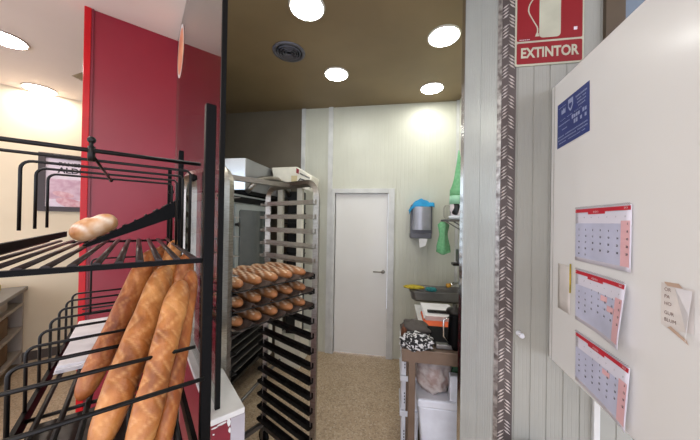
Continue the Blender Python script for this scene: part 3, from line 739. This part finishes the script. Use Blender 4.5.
vs = [(cl(i, j)[1], cl(i, j)[2], cl(i, j)[0]+s) for s in (0, .006) for j in range(ny+1) for i in range(nx+1)]; q = (nx+1)*(ny+1); fs = []
for j in range(ny):
    for i in range(nx): a = j*(nx+1)+i; fs += [(a, a+nx+1, a+nx+2, a+1), (q+a, q+a+1, q+a+nx+2, q+a+nx+1)]
for i in range(nx): fs += [(i, i+1, q+i+1, q+i), (ny*(nx+1)+i, q+ny*(nx+1)+i, q+ny*(nx+1)+i+1, ny*(nx+1)+i+1)]
for j in range(ny): a = j*(nx+1); fs += [(a, q+a, q+a+nx+1, a+nx+1), (a+nx, a+2*nx+1, q+a+2*nx+1, q+a+nx)]
m.add(vs, fs); tag(m.build('blue_cloth', 'cloth_blue', None, True), 'bright blue cloth draped on top of the towel dispenser', 'cloth')
# wall shelf
sz = EYE+.015; XR = .717
t = thing('wall_shelf', 'small steel shelf on the right wall under the cow patterned canister', 'shelf', (XR, 2.6, sz))
MB().box(.475, XR, 2.42, 2.84, sz, sz+.02).build('board', 'dull_steel', t, bevel=.003)
m = MB()
for y in (2.46, 2.78): m.tube([(.52, y, sz), (.6, y, sz-.05), (XR, y, sz-.12)], .006, 6)
m.build('bracket', 'dull_steel', t, True)
# canister
cc = V((.575, 2.58, sz+.0205))
t = thing('canister', 'cow patterned black and white canister with mint green lid on the shelf', 'canister', cc)
MB().lathe(cc, [(.07, 0), (.074, .01), (.074, .03), (.06, .034)], 24).build('base', 'white_plastic', t, True)
MB().lathe(cc, [(.055, .034), (.062, .05), (.064, .13), (.06, .14)], 24).build('body', 'cow', t, True)
MB().lathe(cc, [(.066, .14), (.07, .145), (.068, .215), (.05, .22)], 24).build('lid', 'mint', t, True)
# green net above and below shelf
def net(name, lab, prof, c, n=20, mtl='green_net'):
    m = MB()
    rings = len(prof); vs = []
    for i, (r, h, ox) in enumerate(prof):
        for j in range(n): a = 2*math.pi*j/n; k = r*(1+.25*math.sin(a*5+i)); vs.append((c.x+ox+k*math.cos(a), c.y+k*math.sin(a)*.7, c.z+h))
    fs = [(i*n+j, i*n+(j+1) % n, (i+1)*n+(j+1) % n, (i+1)*n+j) for i in range(rings-1) for j in range(n)]+[tuple(range(n))[::-1], tuple((rings-1)*n+j for j in range(n))]
    m.add(vs, fs); return tag(m.build(name, mtl, None, True), lab, 'net bag')
net('green_net_bag', 'pointed light green net bag rising above the canister', [(.055, 0, 0), (.06, .05, 0), (.045, .13, .01), (.03, .22, .01), (.016, .32, .01), (.004, .42, .008)], cc+V((0, 0, .2205)))
net('green_net_bag', 'light green net bag hanging under the shelf beside the towel dispenser', [(.02, 0, 0), (.05, -.03, 0), (.035, -.12, 0), (.055, -.24, 0), (.06, -.3, .005), (.01, -.33, 0)], V((.485, 2.76, sz-.002)))
# wire whisk
m = MB(); wc = V((.50, 2.66, sz+.021))
for k in range(4):
    a = k*math.pi/4; pts = [wc+V((.035*math.sin(math.pi*i/10)**.6*math.cos(a), .035*math.sin(math.pi*i/10)**.6*math.sin(a), .13*(1-math.cos(math.pi*i/20)**2)+.005)) for i in range(11)]
    pts += [wc+V((-.035*math.sin(math.pi*i/10)**.6*math.cos(a), -.035*math.sin(math.pi*i/10)**.6*math.sin(a), .13*(1-math.cos(math.pi*i/20)**2)+.005)) for i in range(9, 0, -1)]
    m.tube(pts, .002, 5)
tag(m.build('wire_basket', 'steel', None, True), 'small wire whisk head standing on the shelf left of the canister', 'whisk')
# soap dispenser on right wall
q = hit(456, 257, V((0, 2.5, 0)), V((0, 1, 0)))
t = thing('soap_dispenser', 'dark grey soap dispenser on the right wall above the sink', 'dispenser', (XR, 2.5, q.z-.07))
MB().box(.56, XR, 2.44, 2.56, q.z-.05, q.z+.07).build('tank', 'dispenser_tank', t, bevel=.012)
MB().box(.52, .64, 2.46, 2.54, q.z-.075, q.z-.052).build('push_bar', 'dark_steel', t, bevel=.005)
# sink
sY0, sY1 = 2.62, 2.88; sx0 = hit(411, 292, V((0, sY0, 0)), V((0, 1, 0))).x; rz = hit(430, 292, V((0, sY0, 0)), V((0, 1, 0))).z; bz = hit(430, 303, V((0, sY0, 0)), V((0, 1, 0))).z
t = thing('wash_sink', 'stainless steel wash basin fixed to the right wall', 'sink', (.45, 2.75, bz))
m = MB()
def ring(i_, z_, s=0): return [V((x, y, z_)) for x, y in rrect(sx0+i_, XR-i_, sY0+i_, sY1-i_, .05-s, 5)]
loops = [ring(.03, bz), ring(.008, bz+.02), ring(0, rz-.012), ring(-.012, rz-.012), ring(-.012, rz), ring(.008, rz), ring(.02, rz-.02), ring(.04, bz+.015)]
loops = [[V((min(p.x, XR), p.y, p.z)) for p in l] for l in loops]
n = len(loops[0]); m.add([p for l in loops for p in l], [(i*n+j, i*n+(j+1) % n, (i+1)*n+(j+1) % n, (i+1)*n+j) for i in range(len(loops)-1) for j in range(n)]+[tuple(range(n)), tuple((len(loops)-1)*n+j for j in range(n))])
m.build('basin', 'dull_steel', t, False)
MB().tube([(.6, 2.75, bz), (.6, 2.75, bz-.12), (.66, 2.75, bz-.2), (.717, 2.75, bz-.2)], .018, 10).build('drain_pipe', 'dull_steel', t, True)
fz = rz
ft = thing('faucet', 'curved chrome faucet with a yellow end over the basin', 'faucet', (.68, 2.7, fz))
MB().tube([(.67, 2.7, fz+.001), (.665, 2.7, fz+.05), (.62, 2.68, fz+.09), (.57, 2.66, fz+.085), (.53, 2.65, fz+.06)], .012, 10).build('spout', 'chrome', ft, True)
MB().lathe((.545, 2.655, fz+.07), [(.014, 0), (.02, .01), (.02, .04), (.012, .045)], 12, (-.8, -.1, -.2)).build('yellow_tip', 'brass', ft, True)
def lump(name, lab, cat, c, rx, ry, rz_, m_, seed, amp=.18, par=None):
    rnd = random.Random(seed); ph = [rnd.uniform(0, 6) for _ in range(6)]
    fn = lambda d: 1+amp*(math.sin(d.x*5+ph[0])*math.cos(d.y*6+ph[1])+.6*math.sin(d.z*9+ph[2]+d.x*7)+.5*math.sin(d.y*13+ph[3])*math.sin(d.x*11+ph[4]))
    o = MB().ball(c, rx, ry, rz_, 28, 18, fn).build(name, m_, par, True)
    return tag(o, lab, cat) if lab else o
p = hit(411, 289.5, V((0, 2.72, 0)), V((0, 1, 0))); lump('yellow_cloth', 'crumpled mustard yellow cloth over the left end of the basin', 'cloth', (sx0+.035, 2.72, rz+.016), .10, .06, .018, 'yellow', 2, .1)
lump('teal_scourer', 'teal scouring pad on the rim of the basin', 'scourer', (sx0+.19, 2.64, rz+.02), .055, .035, .022, 'teal', 4, .12)
# table
tz = EYE-.775; tY0, tY1 = 1.66, 2.0; tX0 = hit(401.5, 352, V((0, tY0, 0)), V((0, 1, 0))).x; tX1 = .712
t = thing('work_table', 'taupe steel work table along the right wall beside the jamb', 'table', ((tX0+tX1)/2, 2.1, 0))
MB().box(tX0, tX1, tY0, tY1, tz-.012, tz).build('table_top', 'table', t, bevel=.003)
MB().box(tX0+.004, tX1, tY0+.004, tY0+.03, tz-.078, tz-.012).build('apron', 'table', t)
MB().box(tX0+.004, tX0+.03, tY0+.03, tY1, tz-.078, tz-.012).build('apron', 'table', t)
lx = [hit(x, 400, V((0, tY0+.01, 0)), V((0, 1, 0))).x for x in (408, 415)]
for x, y in ((lx[0], tY0+.006), (tX1-.05, tY0+.006), (lx[0], tY1-.05), (tX1-.05, tY1-.05)):
    MB().box(x, x+lx[1]-lx[0], y, y+.04, 0, tz-.03).build('leg', 'table', t, bevel=.003)
xc0 = hit(421, 330, V((0, 2.0, 0)), V((0, 1, 0))).x
t = thing('low_cabinet', 'low pale grey cabinet behind the work table, under the orange folder', 'cabinet', (.45, 2.3, 0))
MB().box(xc0, tX1, 2.01, 2.58, .06, tz-.012).build('body', 'counter', t, bevel=.004)
MB().box(xc0-.005, tX1, 2.004, 2.585, tz-.012, tz).build('top', 'trim', t, bevel=.003)
MB().box(xc0+.03, tX1, 2.04, 2.56, 0, .06).build('plinth', 'dark_steel', t)
# things on the table
def tab(px, py): return hit(px, py, V((0, 0, tz)), Z)
p = tab(436, 322)
MB_ = MB().obox((p.x-.10, 2.02, tz+.001), (.26, 0, 0), (0, .32, 0), (0, 0, .018)); tag(MB_.build('orange_folder', 'orange', bevel=.002), 'orange folder lying under the white papers on the table', 'folder')
m = MB(); 
for k in range(6): m.obox((p.x-.09+random.uniform(-.01, .01), 2.13, tz+.0195+k*.006), (.24, 0, 0), (random.uniform(-.01, .01), .34, 0), (0, 0, .0045))
tag(m.build('paper_stack', 'paper'), 'stack of white papers on top of the orange folder', 'papers')
m = MB(); z_ = tz+.058; m.box(p.x-.06, p.x+.14, 2.2, 2.235, z_, z_+.014); m.tube([(p.x-.06, 2.2, z_+.006), (p.x+.13, 2.17, z_+.006)], .005, 6); tag(m.build('stapler', 'dark_steel', bevel=.003), 'thin dark clip lying across the white papers', 'clip')
# dark laptop like tray leaning
p1 = tab(431, 346); t = thing('black_tray', 'black flat tray leaning back in front of the orange folder', 'tray', (.22, 1.8, tz))
x0 = tX0+.19; m = MB(); m.hexa([V((x0, 1.74, tz+.03)), V((x0+.24, 1.74, tz+.03)), V((x0+.24, 1.75, tz+.03)), V((x0, 1.75, tz+.03))], [V((x0-.02, 1.83, tz+.085)), V((x0+.26, 1.83, tz+.085)), V((x0+.26, 1.845, tz+.085)), V((x0-.02, 1.845, tz+.085))]); m.build('panel', 'black', t)
MB().box(x0+.02, x0+.25, 1.70, 1.93, tz+.001, tz+.028).build('base', 'dull_steel', t, bevel=.004)
# black pitcher and cables
pc = V((.385, 1.735, tz+.001)); t = thing('black_jug', 'black metal jug on the table next to the jamb', 'jug', pc)
MB().lathe(pc, [(.04, 0), (.045, .02), (.042, .14), (.036, .19), (.042, .22), (.038, .221)], 20).build('jug_body', 'black', t, True)
MB().tube([pc+V((-.03, -.02, .2)), pc+V((-.075, -.03, .18)), pc+V((-.075, -.03, .08)), pc+V((-.038, -.02, .04))], .006, 8).build('handle', 'chrome', t, True)
MB().lathe(pc, [(.058, .221), (.05, .24), (.012, .25), (.012, .27)], 20).build('jug_lid', 'dark_steel', t, True)
m = MB().tube([V((.44, 1.66, tz+.012)), V((.43, 1.645, tz-.01)), V((.41, 1.62, tz-.12)), V((.42, 1.63, tz-.3)), V((.46, 1.66, tz-.4))], .006, 8)
tag(m.build('black_cable', 'black_rubber', None, True), 'black cable hanging over the front edge of the table', 'cable')
# cloths at the table corner
lump('grey_cloth', 'dark grey folded cloth on the left corner of the table', 'cloth', (tX0+.095, 1.84, tz+.062), .095, .10, .05, 'grey_cloth', 8, .12)
lump('speckled_cloth', 'black and white speckled cloth bunched over the left front corner', 'cloth', (tX0+.095, 1.70, tz+.036), .10, .065, .052, 'speckle', 11, .14)
lump('brown_cloth', 'small rust brown rag at the left edge of the table', 'cloth', (tX0+.022, 1.80, tz+.048), .02, .05, .045, 'brown_cloth', 12, .1)
# under the table
bY0 = 1.74; bx0, bx1 = [hit(x, 410, V((0, bY0, 0)), V((0, 1, 0))).x for x in (417, 459)]; bx1 = max(bx1, bx0+.3)
brz = hit(435, 401, V((0, bY0, 0)), V((0, 1, 0))).z
t = thing('white_bin', 'large white plastic bin under the table', 'bin', ((bx0+bx1)/2, bY0+.2, 0))
m = MB(); m.hexa([V((bx0+.05, bY0+.04, 0)), V((bx1-.05, bY0+.04, 0)), V((bx1-.05, bY0+.22, 0)), V((bx0+.05, bY0+.22, 0))], [V((bx0+.008, bY0+.01, brz-.05)), V((bx1-.008, bY0+.01, brz-.05)), V((bx1-.008, bY0+.25, brz-.05)), V((bx0+.008, bY0+.25, brz-.05))]); m.build('tub', 'white_plastic', t, bevel=.015)
MB().box(bx0, bx1, bY0, bY0+.26, brz-.055, brz).build('lid', 'white_plastic', t, bevel=.012)
lump('rag_bag', 'clear plastic bag of pale rags on top of the white bin', 'bag', (bx0+.11, bY0+.12, brz+.115), .115, .10, .125, 'bag', 21, .12)
lump('green_bag', 'dark green plastic bag on the white bin, right of the rags', 'bag', (bx0+.30, bY0+.15, brz+.115), .085, .08, .12, 'green_dark', 25, .1)
tag(MB().box(bx0+.2, bx0+.28, bY0+.01, bY0+.06, brz+.001, brz+.16).build('blue_white_carton', 'white_plastic', bevel=.006), 'small white carton in front of the dark green bag', 'carton')
# archive boxes
zz = 0.0; xa = hit(399.5, 400, V((0, 2.0, 0)), V((0, 1, 0))).x
for k, (h, lab) in enumerate(((.27, 'bottom white file box of the stack beside the table leg'), (.25, 'middle white file box of the stack beside the table leg, with a projecting lid'), (.22, 'topmost white file box of the stack under the table corner'))):
    t = thing('file_box', lab, 'box', (xa+.06, 2.1, zz), 'white file boxes beside the table leg')
    MB().box(xa+.012-.002*k, xa+.13, 1.955, 2.2, zz+.001, zz+h-.04).build('box_body', 'white_plastic', t, bevel=.004)
    MB().box(xa, xa+.14, 1.945, 2.21, zz+h-.04, zz+h-.001).build('box_lid', 'white_plastic', t, bevel=.004)
    m = MB()
    for i in range(4): m.box(xa+.03+i*.004*0, xa+.036, 1.953, 1.9545, zz+.05+i*.022, zz+.062+i*.022)
    m.build('label_marks', 'ink', t)
    zz += h

# ================================================================== FRONT WALL SIGN, CABINET
FP = V((0, YW-.003, 0)); FN = V((0, 1, 0))
s0 = hit(514.5, 60, FP, FN).x; s1 = hit(583.5, 60, FP, FN).x; sb = hit(517, 67, FP, FN).z; sw = s1-s0; sh = sw*1.42
def sf(o=0): return lambda x, y: V((s0+x, YW-.006-o, sb+y))
t = thing('fire_extinguisher_sign', 'red and cream fire extinguisher sign lettered EXTINTOR on the grey wall', 'sign', (s0+sw/2, YW, sb))
m = MB(); pts = rrect(0, sw, 0, sh, .008); m.poly([sf()(x, y) for x, y in pts], (0, .005, 0), (0, 0, 0)); m.build('plate', 'sign_cream', t)
b = .008; lh = sw*.37
m = MB(); flat(m, rrect(b, sw-b, b*1.1, lh, .007), sf(.0008)); m.build('name_field', 'sign_red', t)
m = MB(); flat(m, rrect(b, sw-b, lh+.009, sh-b, .007), sf(.0008)); m.build('symbol_field', 'sign_red', t)
m = MB(); put_text(m, 'EXTINTOR', .068, sw/2, lh/2+.004, sf(.0016), bold=.0022, sx=.76); m.build('lettering', 'sign_cream', t)
m = MB(); y0 = lh+.02; cx_ = sw*.51; ww = sw*.155
flat(m, rrect(cx_-ww, cx_+ww, y0, y0+.2, .018), sf(.0016)); flat(m, [(cx_-ww*.5, y0+.199), (cx_+ww*.5, y0+.199), (cx_+ww*.4, y0+.225), (cx_-ww*.4, y0+.225)], sf(.0016))
flat(m, [(cx_-.03, y0+.224), (cx_+.05, y0+.235), (cx_+.05, y0+.245), (cx_-.03, y0+.236)], sf(.0016))
pts = [(cx_-ww*.4, y0+.215), (cx_-.075, y0+.19), (cx_-.095, y0+.14), (cx_-.075, y0+.09), (cx_-.055, y0+.05), (cx_-.056, y0+.02)]
def cr(p, t):
    i = min(int(t), len(p)-2); f = t-i; a, b, c_, d_ = p[max(i-1, 0)], p[i], p[i+1], p[min(i+2, len(p)-1)]
    return tuple(.5*(2*b[k]+(c_[k]-a[k])*f+(2*a[k]-5*b[k]+4*c_[k]-d_[k])*f*f+(-a[k]+3*b[k]-3*c_[k]+d_[k])*f**3) for k in (0, 1))
pts = [cr(pts, i*5/24) for i in range(24)]+[pts[-1]]
for i in range(len(pts)-1):
    (x0, y0_), (x1, y1_) = pts[i], pts[i+1]; flat(m, [(x0-.003, y0_), (x1-.003, y1_), (x1+.003, y1_), (x0+.003, y0_)], sf(.0017))
flat(m, [(cx_-.065, y0+.008), (cx_-.046, y0+.008), (cx_-.05, y0+.024), (cx_-.06, y0+.024)], sf(.0016))
m.build('extinguisher_symbol', 'sign_cream', t)
m = MB()
for i in range(6): flat(m, [(.02+i*.008, lh+.014), (.025+i*.008, lh+.014), (.025+i*.008, lh+.018), (.02+i*.008, lh+.018)], sf(.0016))
flat(m, [(sw-.045, lh+.045), (sw-.03, lh+.045), (sw-.03, lh+.06), (sw-.045, lh+.06)], sf(.0016)); m.build('small_print', 'poster', t)
# knob
q = hit(518.5, 333, FP, FN); m = MB().lathe((q.x, YW-.001, q.z), [(.012, 0), (.012, .006), (.006, .01), (.006, .025), (.013, .03), (.010, .042)], 16, (0, -1, 0))
tag(m.build('coat_hook', 'white_plastic', None, True), 'small white hook screwed to the grey wall beside the checker plate', 'hook')
q = hit(526, 440, FP, FN)
m = MB().lathe((q.x, YW-.09, 0), [(.085, 0), (.09, .02), (.09, q.z-.06), (.07, q.z-.01), (.03, q.z+.01)], 24); tag(m.build('black_canister', 'black', None, True), 'top of a dark round container at the bottom edge before the grey wall', 'container')
# white cabinet
def CP(s, d, o=0): return CN*(CC-o)+CD*s+V((0, 0, EYE+d))
def cuv(px, py): p = hit(px, py, CN*CC, CN); return p.dot(CD), p.z-EYE
s_f, zt = cuv(552.7, 88); _, zbm = cuv(551.6, 359.5)
s_f = min(s_f, 1.375/1.0)
s_f = (YW-.004-CN.y*CC)/CD.y
t = thing('wall_cabinet', 'large white enamel wall cabinet on the right, hung with calendars', 'cabinet', CP(s_f/2, zbm))
MB().obox(CP(.2, zbm+.004, -.028), CN*.55, CD*(s_f-.24), (0, 0, zt-zbm-.008)).build('body', 'white_enamel', t)
MB().obox(CP(.18, zbm), CN*.022, CD*(s_f-.18-.001), (0, 0, zt-zbm)).build('door', 'white_enamel', t, bevel=.004)
MB().obox(CP(.2, zbm+.01, -.0225), CN*.006, CD*(s_f-.24), (0, 0, zt-zbm-.02)).build('door_seal', 'seam', t)
# far return lip
MB().obox(CP(s_f-.030, zbm+.001, .0012), CN*.0015, CD*.002, (0, 0, zt-zbm-.002)).build('door_seam', 'seam', t)
# blue sticker
A = [cuv(*p) for p in ((558, 106), (590, 80), (590, 130.5), (557.5, 149.5))]
def bil(x, y, o): # x 0..1 left->right, y 0..1 bottom->top
    tl, tr, br, bl = A; s = (bl[0]*(1-x)+br[0]*x)*(1-y)+(tl[0]*(1-x)+tr[0]*x)*y; d_ = (bl[1]*(1-x)+br[1]*x)*(1-y)+(tl[1]*(1-x)+tr[1]*x)*y
    return CP(s, d_, o)
t = thing('blue_sticker', 'dark blue information sticker with white print and a shield, on the cabinet', 'sticker', bil(.5, .5, .001))
m = MB(); flat(m, [(0, 0), (1, 0), (1, 1), (0, 1)], lambda x, y: bil(x, y, .0012)); m.build('sheet', 'blue', t)
m = MB(); B = lambda x, y: bil(x, y, .002)
def dash(x0, x1, y0, y1, n, gap=.35):
    rnd = random.Random(int(x0*99+y0*999)); w = (x1-x0)/n
    for i in range(n):
        if rnd.random() < .1: continue
        a = x0+i*w; flat(m, [(a, y0), (a+w*(1-gap), y0), (a+w*(1-gap), y1-rnd.uniform(0, .3)*(y1-y0)), (a, y1-rnd.uniform(0, .3)*(y1-y0))], B)
dash(.06, .30, .72, .84, 5, .2); dash(.06, .30, .88, .90, 10); dash(.62, .95, .86, .90, 9); dash(.66, .92, .79, .82, 8); dash(.66, .92, .72, .75, 8); dash(.7, .9, .65, .68, 6)
dash(.12, .85, .585, .60, 16); dash(.5, .94, .47, .56, 7, .2); dash(.5, .94, .35, .44, 7, .2)
dash(.06, .44, .48, .51, 9); dash(.14, .36, .36, .39, 6); dash(.04, .96, .22, .25, 26); dash(.04, .96, .15, .18, 26); dash(.08, .9, .08, .105, 24)
flat(m, [(.38, .94), (.54, .94), (.54, .78), (.5, .7), (.46, .67), (.42, .7), (.38, .78)], B); m.build('white_print', 'pale_print', t)
m = MB(); B3 = lambda x, y: bil(x, y, .0028); flat(m, [(.41, .84), (.51, .84), (.51, .78), (.46, .71), (.41, .78)], B3); m.build('shield_mark', 'blue', t)
# calendars
days = ['L', 'M', 'X', 'J', 'V', 'S', 'D']
def calendar(lab, tlpx, w, h, month, start, ndays, curl, skew=0, pink=(), year='2023'):
    s0_, d0 = cuv(*tlpx)
    def fn(o):
        def g(x, y): # x to the right, y down negative
            k = max(0, x/w); return CP(s0_-x, d0+y+skew*x, .004+o*1.6+curl*k**2.2*(0.35+.65*min(1, -y/h+.15)))
        return g
    t = thing('wall_calendar', lab, 'calendar', CP(s0_-w/2, d0-h), 'wall calendars taped to the cabinet')
    m = MB(); grid(m, 0, w, -h, 0, fn(0), 12, 8); sh_ = m.build('sheet', 'cal_paper', t, True)
    so = sh_.modifiers.new('thick', 'SOLIDIFY'); so.thickness = .001; so.offset = 0
    m = MB(); grid(m, .002, w-.002, -.016, -.003, fn(.0012), 12, 1); grid(m, w*.28, w*.60, -.024, -.0158, fn(.0012), 5, 1); m.build('red_header', 'cal_red', t)
    m = MB(); put_text(m, month, .009, w*.44, -.0165, fn(.002)); put_text(m, year, .008, w*.93, -.009, fn(.002)); put_text(m, '%02d' % (start+1), .006, .009, -.009, fn(.002)); m.build('month_name', 'ink_white', t)
    cw = w/7.0; gy = -.058; rh = (h-.075)/5.0
    m = MB(); grid(m, .003, w-cw, -h+.014, gy-rh*.0, fn(.0010), 10, 4); m.build('weekday_cells', 'cal_cell', t)
    m = MB(); grid(m, w-cw, w-.003, -h+.014, gy+rh*.35, fn(.0014), 2, 5)
    for c_, r_ in pink: grid(m, c_*cw, (c_+1)*cw-.002, gy-(r_+1)*rh+.003, gy-r_*rh-.003, fn(.0016), 2, 2)
    m.build('holiday_cells', 'cal_pink', t)
    m = MB()
    for i in range(ndays):
        k = i+start; c_, r_ = k % 7, k//7
        put_text(m, str(i+1), .0085, (c_+.72)*cw, gy+rh*.1-(min(r_, 5)+.15)*rh*.9, fn(.0022), bold=.0004)
    for i in range(7): put_text(m, days[i], .0065, (i+.5)*cw, -.036, fn(.0022))
    m.build('day_numbers', 'ink', t)
    m = MB()
    for i in range(34):
        x = .006+(w-.012)*i/33; p_ = [fn(.001)(x, -.002), fn(.004)(x, .003), fn(.001)(x, .007)]; m.tube(p_, .0005, 4)
    m.tube([fn(.001)(x_, .003) for x_ in [w*i/12 for i in range(13)]], .0006, 4); m.build('spiral_binding', 'wire_white', t)
s1_, d1_ = cuv(577, 209); s2_, _ = cuv(634.5, 209)
CW = s1_-s2_
calendar('topmost of the three red headed calendars on the white cabinet', (577, 209), CW, .205, 'ENERO', 6, 31, .004)
calendar('middle of the three red headed calendars, its right side curling outward', (577, 269), CW-.004, .20, 'FEBRERO', 2, 28, .035, pink=((4, 0), (5, 1)))
calendar('lowest of the three red headed calendars, near the cabinet bottom', (577, 331), CW+.0, .192, 'MARZO', 2, 31, .02, pink=((4, 0),))
# faint notes left of calendars
s_, d_ = cuv(558.5, 263); m = MB(); grid(m, 0, .10, -.2, .0, lambda x, y: CP(s_-x, d_+y, .0015+.0015*(x/.1)), 4, 4); o = tag(m.build('paper_strip', 'note', None, True), 'narrow pale paper strip taped left of the calendars', 'note'); o.modifiers.new('t', 'SOLIDIFY').thickness = .0006
s_, d_ = cuv(572, 264); m = MB().tube([CP(s_, d_, .006), CP(s_, d_-.12, .006)], .003, 6); tag(m.build('twine', 'yellow', None, True), 'thin yellowish cord hanging beside the middle calendar', 'cord')
# folded handwritten note
s_, d_ = cuv(662, 282); t = thing('handwritten_note', 'folded handwritten note taped to the cabinet near the right edge', 'note', CP(s_-.05, d_-.1))
nf = lambda o: (lambda x, y: CP(s_-x, d_+y, .0015+o))
m = MB(); flat(m, [(0, 0), (.085, 0), (.085, -.105), (.02, -.115), (0, -.11)], nf(0)); m.build('sheet', 'note', t)
m = MB(); vs = [CP(s_-.040, d_-.006, .003), CP(s_-.086, d_-.004, .006), CP(s_-.088, d_-.06, .014), CP(s_-.092, d_-.125, .024), CP(s_-.070, d_-.105, .004)]
m.add(vs, [(0, 1, 2), (0, 2, 4), (2, 3, 4)]); fo = m.build('folded_flap', 'paper', t); fo.modifiers.new('t', 'SOLIDIFY').thickness = .0005
m = MB()
for i, s__ in enumerate(('OR', 'PA', 'HO', 'GUR', 'BLUM')): put_text(m, s__, .013, .010, -.016-.018*i-(.006 if i > 2 else 0), nf(.001), 'LEFT')
m.build('handwriting', 'brown_ink', t)
m = MB(); flat(m, [(.01, .003), (.05, .006), (.06, -.004), (.02, -.006)], nf(.002)); flat(m, [(.02, -.112), (.03, -.106), (.07, -.125), (.075, -.135)], nf(.002)); m.build('tape', 'tape', t)

# ================================================================== LIGHT / WORLD
w = bpy.data.worlds.new('world'); sc.world = w; w.use_nodes = True
w.node_tree.nodes['Background'].inputs[0].default_value = lin((236, 240, 255)); w.node_tree.nodes['Background'].inputs[1].default_value = 1.9
sc.view_settings.view_transform = 'Standard'; sc.view_settings.look = 'None'; sc.view_settings.gamma = 1; sc.view_settings.use_curve_mapping = False
sc.view_settings.exposure = 0.66
sc.cycles.max_bounces = 10; sc.cycles.transparent_max_bounces = 12
